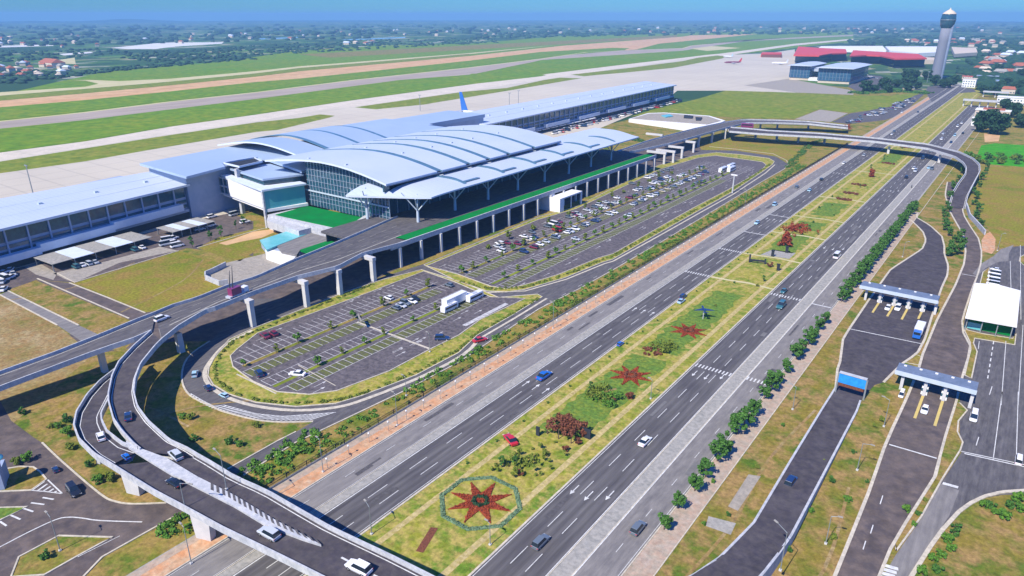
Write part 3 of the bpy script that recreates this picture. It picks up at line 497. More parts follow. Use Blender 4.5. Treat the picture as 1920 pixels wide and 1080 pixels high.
# ================================================================ elevated roads
def deck(name,left,right,n,parent_label,cat,zt=1.0,width=.35,thick=1.6,fascia='bridge',road='asph_dark',lw=True,rw=True,cap=False,line_in=1.1):
    """left/right: (px,py,z of deck) of the parapet tops"""
    Lp=[G(a,b,z+zt) for a,b,z in left]; Rp=[G(a,b,z+zt) for a,b,z in right]
    if name in('highway_bridge','walled_ramp','straight_viaduct'):      # carry the deck on beyond the frame
        for Q in (Lp,Rp):
            d=(Q[-1]-Q[-2]); d.z=0; d.normalize(); Q.append(Q[-1]+d*75)
    L=resamp(Lp,n); Rr=resamp(Rp,n)
    root=empty(name,(L[0].x,L[0].y,0),0,parent_label,cat); off=Vector((-L[0].x,-L[0].y,0))
    L=[p+off for p in L]; Rr=[p+off for p in Rr]
    mb=MB(); rows=[[(l.x,l.y,l.z-zt),(r.x,r.y,r.z-zt)] for l,r in zip(L,Rr)]
    mb.grid(rows,0,False,True); ln=mb
    mb=MB(); low=[]
    for l,r in zip(L,Rr):
        c=lambda t:l.lerp(r,t); z=(l.z+r.z)/2-zt-.02
        low.append([(l.x,l.y,z),(l.x,l.y,z-.45),(c(.2).x,c(.2).y,z-thick*.55),(c(.25).x,c(.25).y,z-thick),(c(.75).x,c(.75).y,z-thick),(c(.8).x,c(.8).y,z-thick*.55),(r.x,r.y,z-.45),(r.x,r.y,z)])
    mb.grid(low,0,False,False); mb.build('girder',MT[fascia],root)
    for on,P,Q in ((lw,L,Rr),(rw,Rr,L)):
        if on:
            mb=MB(); wall_strip(mb,[(p.x,p.y) for p in P],width,[p.z-zt-.55 for p in P],[p.z for p in P]); mb.build('parapet',MT[fascia],root)
    mb=ln
    for P,Q in (((L,Rr),(Rr,L)) if lw else ()):
        q=[p.lerp(s,min(.45,line_in/max(1,(p-s).length))) for p,s in zip(P,Q)]
        for i in range(len(q)-1):
            a,b=q[i],q[i+1]; d=(b-a); d.z=0
            if d.length<.01: continue
            d.normalize(); nn=Vector((-d.y,d.x,0))*.1
            mb.add([a-nn+Vector((0,0,.03-zt)),b-nn+Vector((0,0,.03-zt)),b+nn+Vector((0,0,.03-zt)),a+nn+Vector((0,0,.03-zt))],[(0,1,2,3)],1)
    mb.build('road_surface',[MT[road],MT['white']],root)
    return root,off
def pier(root,off,px,py,ztop,capdir=None,w=1.6,name='pier',cap=True,capw=6.5):
    g=G(px,py); mb=MB()
    mb.obox((g.x+off.x,g.y+off.y),(0,1),w,w*1.15,-.2,ztop-1.3,0,1.0,1.0)
    if cap: mb.obox((g.x+off.x-(capw/2-1.2),g.y+off.y),(1,0),capw,1.9,ztop-1.4,ztop,0)
    return mb.build(name,MT['pier'],root)
# main approach viaduct (combined deck) from terminal to the fork
rt,of=deck('approach_viaduct',[(745,404,9.9),(737,407,10),(680,432,10.5),(633,452,10.8),(547,487,10.8),(480,517,10.6),(427,533,10.4),(370,556,10),(320,571,9.7),(290,584,9.6)],
     [(772,447,9.9),(760,452,10),(680,473,10.5),(633,498,10.8),(555,517,10.8),(470,547,10.6),(400,575,10.4),(383,580,10.2),(333,610,9.7),(303,634,9.6)],40,'multi-lane viaduct climbing to the departures level of the terminal','viaduct',fascia='bridge',road='asph')
for p in ((475,612),(576,575),(638,552),(701,527)): pier(rt,of,*p,10.0 if p[0]<500 else 10.2)
mb=MB()     # worn lane stripes on the viaduct
Lw=[G(a,b,z+.05) for a,b,z in [(737,407,11),(633,452,11.8),(547,487,11.8),(427,533,11.4),(320,571,10.7)]]; Rw=[G(a,b,z+.05) for a,b,z in [(760,452,11),(633,498,11.8),(555,517,11.8),(400,575,11.4),(315,622,10.7)]]
LL=resamp(Lw,30); RR=resamp(Rw,30)
for t in (.3,.55,.68):
    q=[a.lerp(b,t)+Vector((of.x,of.y,-.96)) for a,b in zip(LL,RR)]
    for i in range(29):
        if t==.68 or i%2==0:
            d=(q[i+1]-q[i]).normalized(); nn=Vector((-d.y,d.x,0))*(.35 if t==.68 else .12); mb.add([q[i]-nn,q[i+1]-nn,q[i+1]+nn,q[i]+nn],[(0,1,2,3)])
for p_ in list(rt.children):
    if p_.name.startswith('road_surface'):
        n0=MB(); me_=p_.data; n0.v=[tuple(v.co) for v in me_.vertices]; n0.f=[tuple(f.vertices) for f in me_.polygons]; n0.m=[f.material_index for f in me_.polygons]; n0.sm=[False]*len(n0.f); n0.add(mb.v,mb.f,1); p_.data=n0.mesh('road_surface',[MT['asph'],MT['strip']])
rc,oc=deck('straight_viaduct',[(290,584,9.6),(273,590,9.5),(183,627,9),(107,657,8.4),(0,695,7.6),(-200,770,6)],[(283,618,9.6),(267,627,9.5),(187,653,9),(107,683,8.4),(0,723,7.6),(-200,800,6)],24,'straight viaduct leaving the frame at the left edge above the dry field','viaduct',road='asph')
pier(rc,oc,197,697,7.9,w=1.5,cap=False)
ra,oa=deck('curved_ramp',[(283,618,9.6),(250,647,9.4),(222,677,9.1),(210,702,8.8),(203,735,8.5),(203,750,8.4),(212,783,8.2),(227,805,8),(250,830,8),(263,840,8)],
     [(303,634,9.6),(290,647,9.5),(263,680,9.2),(253,707,8.9),(250,733,8.6),(257,760,8.4),(277,787,8.2),(317,823,8),(350,838,8),(370,850,8)],36,'tightly curved inner ramp swinging from the viaduct towards the highway bridge','ramp')
pier(ra,oa,340,660,8.0,w=1.7,cap=False)
rb,ob=deck('outer_ramp',[(250,664,4.6),(218,688,5.6),(187,712,6.3),(163,738,6.9),(143,770,7.4),(138,795,7.7),(147,820,7.9),(175,848,8),(205,866,8)],
     [(262,676,4.6),(232,700,5.6),(214,722,6.3),(202,747,6.9),(189,773,7.4),(190,785,7.7),(200,806,7.9),(228,828,8),(258,838,8)],36,'outer curved ramp passing beneath the inner one near the fork','ramp')
rm,om=deck('highway_bridge',[(205,866,8),(232,883,8),(287,917,8),(340,945,8),(417,987,8),(500,1027,8),(567,1060,8),(660,1107,8),(860,1210,8)],
     [(370,850,8),(400,867,8),(440,892,8),(500,918,8),(567,957,8),(620,987,8),(733,1040,8),(813,1080,8),(1000,1180,8)],40,'wide bridge carrying both ramps over the highway at the lower left','bridge')
def gore(pts,z,m='bridge'):
    return MB().prism([(G(a,b,z).x+om.x,G(a,b,z).y+om.y) for a,b in pts],z-.8,z+.0)
# raised light median between the two ramp roadways
mb=MB(); md=[(236,826),(250,831),(263,840),(312,858),(370,893),(440,928),(517,975),(570,1003),(602,1021),(567,1010),(500,985),(437,947),(320,888),(263,853),(240,838)]
z=8.02
zmed=8.55
mb.prism([(G(a,b,zmed).x+om.x,G(a,b,zmed).y+om.y) for a,b in md],z,zmed); mb.build('median_slab',MT['bridge'],rm)
mb=MB(); A=resamp(gp([(395,905),(425,919),(517,974),(600,1015)],8.6),20); B=resamp(gp([(395,918),(425,930),(517,984),(610,1024)],8.6),20)
for i in range(19):
    a,a2,b=A[i]+om,A[i].lerp(A[i+1],.5)+om,B[i]+om; b2=B[i].lerp(B[i+1],.5)+om
    mb.add([a,a2,b2,b],[(0,1,2,3)])
mb.build('hatch_marking',MT['asph'],rm)
mb=MB()
for A_,t in (((340,900),1),):
    pass
for (a,b) in (((640,1045),(668,1060)),((700,1078),(730,1092))): 
    g1=G(*a,8.05)+om; g2=G(*b,8.05)+om; ribbon(mb,[(g1.x,g1.y),(g2.x,g2.y)],.4,8.06)
MB_LINES=mb
for p_ in list(rm.children):
    if p_.name.startswith('road_surface'):
        n0=MB(); me_=p_.data; n0.v=[tuple(v.co) for v in me_.vertices]; n0.f=[tuple(f.vertices) for f in me_.polygons]; n0.m=[f.material_index for f in me_.polygons]; n0.sm=[False]*len(n0.f); n0.add(mb.v,mb.f,1); p_.data=n0.mesh('road_surface',[MT['asph_dark'],MT['white']])
for (x,y,wd) in ((372,1003,4.2),(242,920,4.2),(690,1235,4.2),(1010,1440,4.2)):
    g=G(x,y)+om; mb=MB().obox((g.x+wd*.45,g.y+.6),(1,.35),wd*.85,1.6,-.2,6.6,0,1.3,1); mb.build('pier',MT['pier'],rm)
for (x,y) in ((1010,1300),(150+1180,1500)): pass
for (x,y) in ((170,862),(178,866)): pass
g=G(177,868)+ob; MB().obox((g.x+1,g.y+1),(1,.5),1.0,1.4,-.2,6.4).build('pier',MT['pier'],rb)
g=G(195,838)+ob; MB().obox((g.x,g.y),(1,.5),1.2,1.2,-.2,6.2).build('pier',MT['pier'],rb)
# far flyover
rf,off_=deck('terminal_exit_viaduct',[(1152,284,9.3),(1217,262,9.3),(1302,240,9.2),(1359,228,9),(1395,223,8.6),(1450,224,7.8),(1515,226.5,6.8),(1590,234.5,5.0)],
     [(1180,284,9.3),(1255,268,9.3),(1299,256,9.2),(1355,240,9),(1400,229,8.6),(1450,229,7.8),(1515,231,6.8),(1590,239,5.0)],36,'viaduct leaving the far end of the terminal and bending away from the highway','viaduct',road='asph',line_in=.6)
for x,y in ((1457,241),(1515,242),(1390,245),(1425,243)): pier(rf,off_,x,y,6.3,w=1.3,cap=False)
for x,y in ((1239,271.5),(1262,305),(1278,297),(1300,286),(1309,275.5),(1334,267.5),(1359,260.5),(1245,308)):
    pier(rf,off_,x,y,8.6,w=1.3,cap=True,capw=15)
rg,og=deck('curved_flyover',[(1365,237,8.4),(1415,241,8),(1440,243.5,8),(1540,249,8),(1640,257.5,8),(1740,269,8),(1800,284,7.8),(1825,296,7.4),(1837,307,7),(1838,320,6.2),(1825,345,4.6),(1815,365,2.8),(1810,388,.2)],
     [(1368,245,8.4),(1415,249,8),(1440,250.5,8),(1540,255.5,8),(1640,264,8),(1740,277,8),(1790,292,7.8),(1806,303,7.4),(1812,312,7),(1810,325,6.2),(1797,342,4.6),(1786,360,2.8),(1779,386,.2)],60,'long curved flyover crossing the highway beyond the car park and turning back towards the camera','flyover',line_in=.7,thick=1.3)
for x,y in ((1416,260),(1456,263),(1496,268),(1545,270),(1665,288),(1760,305)): pier(rg,og,x,y,6.9,w=1.4,cap=False)
mb=MB(); g=[G(1843,395,.9),G(1866,417,1),G(1880,440,1),G(1848,400,1)]
wl=MB(); wall_strip(wl,[(p.x,p.y) for p in gp([(1812,385),(1818,405),(1832,420),(1847,437)],1)],.5,0,2.4); wl.build('field_wall',MT['bridge'],label='short white retaining wall beside the flyover foot at the edge of the green field',cat='wall')
# walled ramp in the lower right
WR=lambda q:[(a,b,z+1.0) for a,b,z in q]
rw_,ow=deck('walled_ramp',WR([(1562,735,-.85),(1547,757,-.8),(1515,808,-.4),(1480,867,.5),(1413,980,1.8),(1390,1010,2.1),(1347,1047,2.6),(1300,1078,3.1),(1200,1130,4)]),
     WR([(1612,752,-.85),(1610,763,-.8),(1580,820,-.4),(1547,883,.5),(1480,1010,1.8),(1460,1037,2.1),(1445,1060,2.6),(1425,1082,3.1),(1360,1150,4)]),26,'dark ramp between white walls leading down from the left toll gate','ramp',zt=0.0,width=.45,thick=.2,lw=False,rw=False)
for w0,pts in ((0,[(1567,727,0),(1547,757,.4),(1480,867,1.6),(1413,980,2.8),(1347,1047,3.6),(1300,1078,4.1),(1200,1130,5)]),(1,[(1613,752,0),(1610,763,.4),(1547,883,1.6),(1480,1010,2.8),(1460,1037,3.1),(1425,1082,4.1),(1360,1150,5)])):
    Q=[G(*p) for p in pts]; d=(Q[-1]-Q[-2]); d.z=0; Q.append(Q[-1]+d.normalized()*75); P=resamp(Q,26); mb=MB(); wall_strip(mb,[(p.x+ow.x,p.y+ow.y) for p in P],.5,-.5,[max(.3,p.z) for p in P]); mb.build('retaining_wall',MT['bridge'],rw_)
# ================================================================ passenger terminal
TB=empty('passenger_terminal',(-260,290,0),0,'long airport terminal with arched light-blue roofs, glass end wall and tree-column canopy','terminal'); TO=Vector((260,-290,0))
def tb(mb,name,m,**k): 
    o=mb.build(name,[MT[q] for q in m] if isinstance(m,(list,tuple)) else MT[m],TB,loc=(260,-290,0)); tag(o,**k); return o
# departures deck and its columns
mb=MB().box(-246,188,8.9,-204.2,440,10.0); tb(mb,'departures_deck','asph')
mb=MB().box(-204.2,190,8.6,-203.6,440,10.75); tb(mb,'deck_edge_beam','bridge')
for k in range(20):
    y=194.7+12.75*k; mb=MB().box(-204.0,y-.55,0,-202.8,y+.55,8.6); tb(mb,'deck_column','pier')
mb=MB().sheet([(-210.5,200),(-204.6,200),(-204.6,438),(-210.5,438)],10.55); mb.box(-210.7,199.8,10,-210.5,438,10.6); tb(mb,'planted_verge','lawn')
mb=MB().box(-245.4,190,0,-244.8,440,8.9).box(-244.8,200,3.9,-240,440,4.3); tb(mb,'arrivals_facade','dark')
for k in range(14):
    y=196+18*k; mb=MB().box(-224,y,0,-223,y+1,8.9); tb(mb,'inner_column','pier')
mb=MB().box(-211,308,0,-203.65,313.5,8.55).box(-203.6,308,0,-196.5,312,7.6).box(-203.6,312,6.9,-196.5,331,7.6).box(-197.3,330,0,-196.5,331,6.9).box(-197.3,320,0,-196.9,320.6,6.9); tb(mb,'lift_lobby','wallwhite')
# canopy
def canopy_z(x):
    t=max(0,min(1,(-213.6-x)/21)); return 22.9+3.0*(t*t*(3-2*t))**.8
xs=[-248,-243,-238,-234,-230,-226,-222,-218,-213.6]; N=27
def cp(x,j):
    e=226+(x+213.6)*.60
    if j==0: return (x,e,22.5)
    y=max(e+5*j,226) if j<4 else 240+(432-240)*(j-4)/(N-5)
    y={1:e+4,2:e+9,3:e+15}.get(j,y) if j<4 else max(y,e+17)
    k={1:.45,2:.8,3:.96}.get(j,1.); return (x,y,22.5+(canopy_z(x)-22.5)*k)
top=[[cp(x,j) for x in xs] for j in range(N)]
mb=MB(); mb.grid(top,0,True,False)
bot=[[(p[0],p[1],p[2]-.9 if p[0]<-215 else p[2]-.7) for p in r] for r in top]; mb.grid(bot,1,True,True)
mb.grid([[top[j][-1],bot[j][-1]] for j in range(N)],1,False,False); mb.grid([[top[0][i],bot[0][i]] for i in range(9)],1,False,True); mb.grid([[top[-1][i],bot[-1][i]] for i in range(9)],1,False,False)
tb(mb,'canopy',('roof','fascia'))
for k,y in enumerate((252,283,312,341,372,402)):
    mb=MB(); P=[]
    for i in range(10):
        t=i/9; x=-233+t*16.5; P.append((x,y+math.sin(t*1.9)*6-5,canopy_z(x)+.12+.5*math.sin(t*math.pi)))
    mb.grid([[(p[0],p[1],p[2]),(p[0],p[1]+1.9,p[2]+.05)] for p in P],0,True,True); mb.grid([[(p[0],p[1],p[2]-.6),(p[0],p[1],p[2])] for p in P],0,False,True); tb(mb,'canopy_glazing_band','seam')
    if k<5: mb=MB().box(-219.5,y+3,canopy_z(-217)+.1,-217.6,y+14,canopy_z(-217)+.75); tb(mb,'canopy_skylight','seam')
# tree columns
def tree_col(y,x=-221,foot=10.):
    mb=MB(); mb.tube((x,y,foot),(x,y,15.6),.75,.6,10); top=canopy_z(x)-.8
    for dx,dy in ((-4.5,-5.5),(4.2,-5.5),(-4.5,5.5),(4.2,5.5)): mb.tube((x,y,15.2),(x+dx,y+dy,canopy_z(x+dx)-.6),.32,.22,6)
    mb.tube((x,y,15.2),(x,y,top),.3,.25,6); return tb(mb,'tree_column','mull')
for k in range(8): tree_col(224.3+26.2*k)
tree_col(214,-244,8)
# main arched roof bays over the front hall
def arch(x):
    pts=[(-230,28.),(-238,29.6),(-246,31.0),(-256,32.3),(-266,33.1),(-276,33.3),(-286,32.9),(-298,31.8),(-310,30.3),(-322,28.6)]
    for a,b in zip(pts,pts[1:]):
        if a[0]>=x>=b[0]:
            t=(a[0]-x)/(a[0]-b[0]); return a[1]+(b[1]-a[1])*t
    return pts[-1][1]
def bay(name,y0,y1,x0,x1,fn,m,n=22,lift=0,th=.9,fl=1.2,nseg=3,ef=1):
    rows=[]; 
    for j in range(nseg+1):
        y=y0+(y1-y0)*j/nseg; rows.append([(x0+(x1-x0)*i/n,y,fn(x0+(x1-x0)*i/n)+lift) for i in range(n+1)])
    mb=MB().grid(rows,0,True,True); low=[[(p[0],p[1],p[2]-th) for p in r] for r in rows]; mb.grid(low,1,True,False)
    mb.grid([rows[0],low[0]],ef,False,True); mb.grid([rows[-1],low[-1]],ef,False,False); mb.grid([[r[0],l[0]] for r,l in zip(rows,low)],1,False,False); mb.grid([[r[-1],l[-1]] for r,l in zip(rows,low)],1,False,True)
    return tb(mb,name,(m,'fascia','seam'))
cuts=[(215,249.5),(253,271.5),(275,288),(291.5,306),(309.5,330.5),(334,361.5)]
for y0,y1 in cuts: bay('arched_roof_panel',y0,y1,-231,-322,arch,'roof',ef=1 if y0==215 else 2)
for (a,b),(c,d) in zip(cuts,cuts[1:]): bay('roof_glazing_band',b+.05,c-.05,-232.5,-318,arch,'seam',22,-.25,.4,ef=2)
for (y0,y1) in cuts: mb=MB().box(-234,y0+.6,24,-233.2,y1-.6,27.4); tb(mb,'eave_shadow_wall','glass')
for y0,y1 in cuts:
    for x in (-262,-290): 
        mb=MB(); mb.box(x,y0+3,arch(x)+.02,x+1.0,y0+4.2,arch(x)+.5); tb(mb,'roof_vent','mull')
mb=MB(); mb.box(-231.3,215,27.0,-230.7,361.5,27.45); tb(mb,'gutter','gateroof')
# front and end curtain walls
mb=MB().box(-240.5,219,10,-240,425,25); tb(mb,'front_curtain_wall','glass')
mb=MB().box(-233.6,219,20.6,-233.2,360,27.4); tb(mb,'clerestory_wall','glass')
for k in range(27):
    y=222+7.6*k; mb=MB().box(-240.0,y,10,-239.7,y+.25,24.6)
    tb(mb,'mullion','mull') if k<14 else None
gx=[-234-2.4*i for i in range(26)]
pts=[(x,8.0,arch(x)-1.0) for x in gx]
mb=MB(); 
for a,b in zip(pts,pts[1:]): mb.add([(a[0],219.4,a[1]),(a[0],219.4,a[2]),(b[0],219.4,b[2]),(b[0],219.4,b[1])],[(0,1,2,3)])
tb(mb,'end_curtain_wall','glass')
for i in range(0,25):
    x=gx[i]-.1; mb=MB().box(x-.08,219.0,8,x+.08,219.3,arch(x)-1.1); tb(mb,'mullion','mull')
mb=MB().box(-296,218.6,15.6,-234,219.0,16.3); tb(mb,'transom','mull')
for z in (11,13.4,18.5,21.2,24,27,30):
    xa=[x for x in gx if arch(x)-1.3>z]; mb=MB().box(min(xa),219.05,z,max(xa),219.25,z+.1); tb(mb,'glazing_bar','wallblue')
# hall behind and rear roof
tb(MB().box(-384,241,0,-322,362,23.0),'hall_wall','wallblue')
def rear(x):
    t=(x+405)/(405-318); t=max(0,min(1,t)); return 25.2+6.2*math.sin(math.pi*min(1,t*1.0))**1.1+t*2.0
rc2=[(238,258),(260.5,281),(283.5,304),(306.5,338)]
def rear_b(k):
    s=(.8,1,1,.75)[k]; return lambda x: 25.2+(rear(x)-25.2)*s
for k,(y0,y1) in enumerate(rc2): bay('rear_roof_panel',y0,y1,-318,-404,rear_b(k),'roof2',22,-.3,ef=2 if k else 1)
for (a,b),(c,d) in zip(rc2,rc2[1:]): bay('rear_glazing_band',b+.05,c-.05,-322,-398,rear_b(1),'seam',22,-.3,.4,ef=2)
mb=MB().prism([(-387,181),(-335,178),(-342,204),(-351,208),(-351,230),(-339,229),(-300,221),(-300,262),(-400,262),(-394,238)],23.4,24.6); tb(mb,'rear_roof_slab','roof2')
P=[G(a,b,24.7) for a,b in [(420,307),(477,297),(492,304),(449,314)]]; mb=MB().prism([(p.x,p.y) for p in P],24.5,24.75); tb(mb,'roof_well_shade','dark'); mb=MB(); wall_strip(mb,[(p.x,p.y) for p in P],.5,24.5,25.5,True); tb(mb,'roof_well_rim','fascia')  # flat dark panel: shade inside the open roof notch put into its colour
mb=MB().box(-402,336,22.6,-352,378,25.6).box(-399,376,22.2,-360,448,24.8); tb(mb,'rear_roof_slab','roof2')
mb=MB().box(-352,336,22.6,-320,366,27.0); tb(mb,'rear_roof_slab','roof2')
tb(MB().box(-384,184,0,-347,262,23.4),'link_block','wallblue'); tb(MB().box(-398,362,0,-360,446,22.2),'link_block','wallblue')
mb=MB().box(-350.5,207,9,-350,231,23.3); tb(mb,'link_window','glass')
# glass-fronted stair block between slab and hall
mb=MB().prism([(-350,204),(-298,197),(-292,217),(-346,232)],8.2,9.6); tb(mb,'block_floor','wallwhite')
mb=MB().prism([(-337.5,201.5),(-299,196.5),(-294,216.5),(-334,222)],9.6,18.9); tb(mb,'entrance_block','wallwhite')
mb=MB().prism([(-299.3,195.6),(-298.7,196.2),(-293.2,216.9),(-298.9,196.6)],0,18.8); 
mb=MB(); a=G(502,357,18.9); b=G(573,335,18.9); 
mb.add([(-298.6,196.2,8),(-293.6,217,8),(-293.6,217,18.7),(-298.6,196.2,18.7)],[(0,1,2,3)]); tb(mb,'green_glass_wall','glassg')
mb=MB().prism([(-299.4,195.4),(-298.2,195.4),(-298.2,196.3),(-299.4,196.3)],0,19.4); tb(mb,'corner_post','bridge')
mb=MB().prism([(-346,203),(-297.8,195),(-292.4,217.6),(-299,218.6),(-304,201.5),(-345,207)],18.9,19.8); tb(mb,'flat_roof_rim','fascia')
mb=MB().prism([(-344.5,208),(-308,203),(-301,223),(-338,229)],21.6,22.5); tb(mb,'flat_roof','roof2')
mb=MB().prism([(-343.5,209),(-309,204),(-302,222),(-337,228)],18.9,21.6); tb(mb,'glazed_attic','glass')
mb=MB().box(-334.4,204.2,0,-332.4,206.0,24.2); tb(mb,'tall_column','bridge')
mb=MB(); 
for x in (-347.4,-343.8,-340.2): mb.box(x,202.2,9.4,x+.4,202.7,18.6)
for z in (9.3,13.6,18.2): mb.box(-348,202,z,-337.5,202.8,z+.7)
tb(mb,'window_frame','bridge'); mb=MB().box(-347.8,202.9,9.6,-337.6,203.2,18.4); tb(mb,'window_glass','glass')
# raised green terrace next to the hall and lower plaza levels
mb=MB().prism([(-296,195.2),(-293.6,217.6),(-251,219.4),(-240.5,212),(-241,198.6),(-246,196)],0,7.6); tb(mb,'terrace_podium','bridge')
mb=MB().prism([(-292,197),(-293.2,217.2),(-253.3,219),(-243.5,211),(-243,200.5)],7.6,7.95); tb(mb,'green_terrace','lawn')
mb=MB().prism([(-252,219),(-246,206),(-240.3,204),(-240.3,222),(-246,224)],7.6,9.2); tb(mb,'terrace_plinth','bridge')
def px_prism(pts,z0,z1,name,m): 
    mb=MB().prism([(G(a,b,z1).x,G(a,b,z1).y) for a,b in pts],z0,z1); return tb(mb,name,m)
px_prism([(487,450),(540,433),(587,416),(655,432),(600,427),(592,432),(520,460),(500,468)],3.4,4.2,'glass_canopy','teal')
px_prism([(520,461),(592,430),(603,425),(655,436),(636,444),(563,468),(556,478),(528,472)],3.2,4.0,'lower_plaza','asph_grey')
px_prism([(563,468),(636,444),(648,448),(580,474)],3.6,4.5,'green_strip','lawn')
px_prism([(497,466),(520,470),(556,480),(545,490),(520,482),(498,474)],0,3.1,'plaza_wall','wallwhite')
px_prism([(503,404),(590,417),(655,433),(640,443),(590,425),(560,433),(500,413)],3,6.6,'plaza_wall','bridge')
px_prism([(489,452),(592,419),(640,440),(560,475),(500,466)],0,3.1,'plaza_base','wallblue')
# ---------------------------------------------------------------- boarding piers
def pier_building(label,f0,f1,b0,b1,zr,fb,n,ramp):
    """front/back roof edge corners in metres"""
    root=empty('boarding_pier',(f0[0],f0[1],0),0,label,'terminal wing','boarding piers of the terminal'); o=Vector((-f0[0],-f0[1],0)); S=lambda p:(p[0]+o.x,p[1]+o.y)
    mb=MB().prism([S(f0),S(f1),S(b1),S(b0)],zr-1.0,[zr,zr,zr+1.2,zr+1.2],0,1); mb.build('roof',[MT['roof'],MT['fascia']],root)
    for t in (.33,.66):
        P=[Vector(f0).lerp(Vector(b0),t),Vector(f1).lerp(Vector(b1),t)]; mb=MB(); wall_strip(mb,[S(q) for q in P],.5,[zr+1.2*t-.05]*2,[zr+1.2*t+.12]*2); mb.build('roof_walkway',MT['mull'],root)
    for k in range(int((Vector(f1)-Vector(f0)).length//26)):
        q=Vector(f0).lerp(Vector(f1),(k+.5)/((Vector(f1)-Vector(f0)).length/26)).lerp(Vector(b0).lerp(Vector(b1),(k+.5)/((Vector(f1)-Vector(f0)).length/26)),.5); q=S(q); MB().box(q[0]-.8,q[1]-.8,zr+.4,q[0]+.8,q[1]+.8,zr+1.5).build('roof_vent',MT['mull'],root)
    d=Vector((f1[0]-f0[0],f1[1]-f0[1])); Ln=d.length; d.normalize(); nn=Vector((-d.y,d.x))   # nn points away from the highway side
    c=lambda s,t,:(f0[0]+o.x+d.x*s+nn.x*t,f0[1]+o.y+d.y*s+nn.y*t)
    W=(Vector(b0)-Vector(f0)).length-4
    mb=MB().prism([c(1.5,3),c(Ln-1.5,3),c(Ln-1.5,W),c(1.5,W)],0,zr-1); mb.build('body',MT['wallblue'],root)
    for z0,z1,t,m in ((zr-6.6,zr-1.2,2.6,'glass'),(zr-9.5,zr-8.0,2.5,'glass'),(zr-12.2,zr-10.6,2.5,'glass')):
        mb=MB().prism([c(2,t),c(Ln-2,t),c(Ln-2,t+.3),c(2,t+.3)],z0,z1); mb.build('window_band',MT[m],root)
    k=int(Ln//9)
    for i in range(k):
        mb=MB().prism([c(4+9*i,1.9),c(4.6+9*i,1.9),c(4.6+9*i,2.5),c(4+9*i,2.5)],5.2,zr-1.1); mb.build('rib',MT['wallblue'],root)
    for i,(s0,s1,z0,z1) in enumerate(ramp):
        mb=MB().prism([c(s0,-1.5),c(s1,-1.5),c(s1,2),c(s0,2)],z0,[z1,z1+ (.0),z1,z1],0); mb.build('service_ramp',MT['fascia'],root)
    mb=MB().prism([c(2,1.2),c(Ln-2,1.2),c(Ln-2,1.6),c(2,1.6)],3.6,5.1); mb.build('plinth',MT['wallblue'],root)
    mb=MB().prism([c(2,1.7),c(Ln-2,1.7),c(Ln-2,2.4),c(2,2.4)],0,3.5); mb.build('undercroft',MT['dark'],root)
    return root
pier_building('near boarding pier with flat blue roof running off the left edge of the picture',(-322,30),(-346.1,185.2),(-381,30),(-387.5,186.9),18,0,10,[(20,78,3.6,6.6),(78,112,4.5,8.0),(112,150,5.5,9.0)])
pier_building('long far boarding pier with pale roof stretching towards the control tower',(-353,440),(-371,845),(-406,440),(-420,858),18,0,10,[(30+62*i,72+62*i,4.2,7.2) for i in range(6)])
# ================================================================ other buildings
def at(o,p): return (p[0]-o[0],p[1]-o[1])
ct=empty('control_tower',(-150.5,1387,0),0,'tall grey concrete control tower with dark round cab and pale cone top','control tower')
MB().lathe([(8.2,0),(8.0,30),(7.8,60),(7.6,79)],n=28).build('shaft',MT['towerc'],ct)
MB().lathe([(2.2,0),(2.2,84)],(8.0,-2),n=12).build('lift_shaft',MT['gateroof'],ct)
MB().lathe([(7.5,79),(9.4,82),(10.6,87),(11.0,92),(10.6,97),(9.6,100),(9.5,100.6)],n=28).build('cab',MT['glass'],ct)
for i in range(14):
    a=2*math.pi*i/14; MB().tube((9.4*math.cos(a),9.4*math.sin(a),82),(11.1*math.cos(a),11.1*math.sin(a),92),.22,.22,5).tube((11.1*math.cos(a),11.1*math.sin(a),92),(9.6*math.cos(a),9.6*math.sin(a),100.5),.22,.22,5).build('cab_rib',MT['dark'],ct)
MB().lathe([(11.2,91.4),(11.3,91.8),(11.2,92.2)],n=28).build('cab_ring',MT['steel'],ct)
MB().lathe([(9.8,100.6),(9.2,102),(5.5,105),(1.2,107.5),(.3,110)],n=28).build('cone_roof',MT['cream'],ct)
def bld(name,label,cat,pts_world,parts,group=None):
    cx=sum(p[0] for p in pts_world)/len(pts_world); cy=sum(p[1] for p in pts_world)/len(pts_world)
    return empty(name,(cx,cy,0),0,label,cat,group),(cx,cy)
def prism_at(root,c,pts,z0,z1,name,m): return MB().prism([(p[0]-c[0],p[1]-c[1]) for p in pts],z0,z1).build(name,MT[m],root)
def rect(x0,y0,x1,y1): return [(x0,y0),(x1,y0),(x1,y1),(x0,y1)]
of_,c=bld('office_building','twin-block blue glass office building with pale curved roofs by the apron','office building',[(-290,1260)],0)
for x0,x1,ya,yb in ((-343,-311,1226,1310),(-291,-243,1196,1320)):
    prism_at(of_,c,rect(x0,ya,x1,yb),4,22.5,'glass_block','oglass'); prism_at(of_,c,rect(x0+1,ya+1,x1-1,yb-1),0,4,'base_storey','cream')
    for i in range(int((x1-x0)/5)): prism_at(of_,c,rect(x0+2+5*i,ya-.4,x0+2.7+5*i,ya),4,22.4,'fin','gateroof')
    for i in range(12): prism_at(of_,c,rect(x1,ya+4+8*i,x1+.4,ya+5+8*i),4,22.4,'fin','gateroof')
    for z in (9,14,18.5): prism_at(of_,c,rect(x0-.2,ya-.25,x1+.2,yb),z,z+.5,'floor_band','seam')
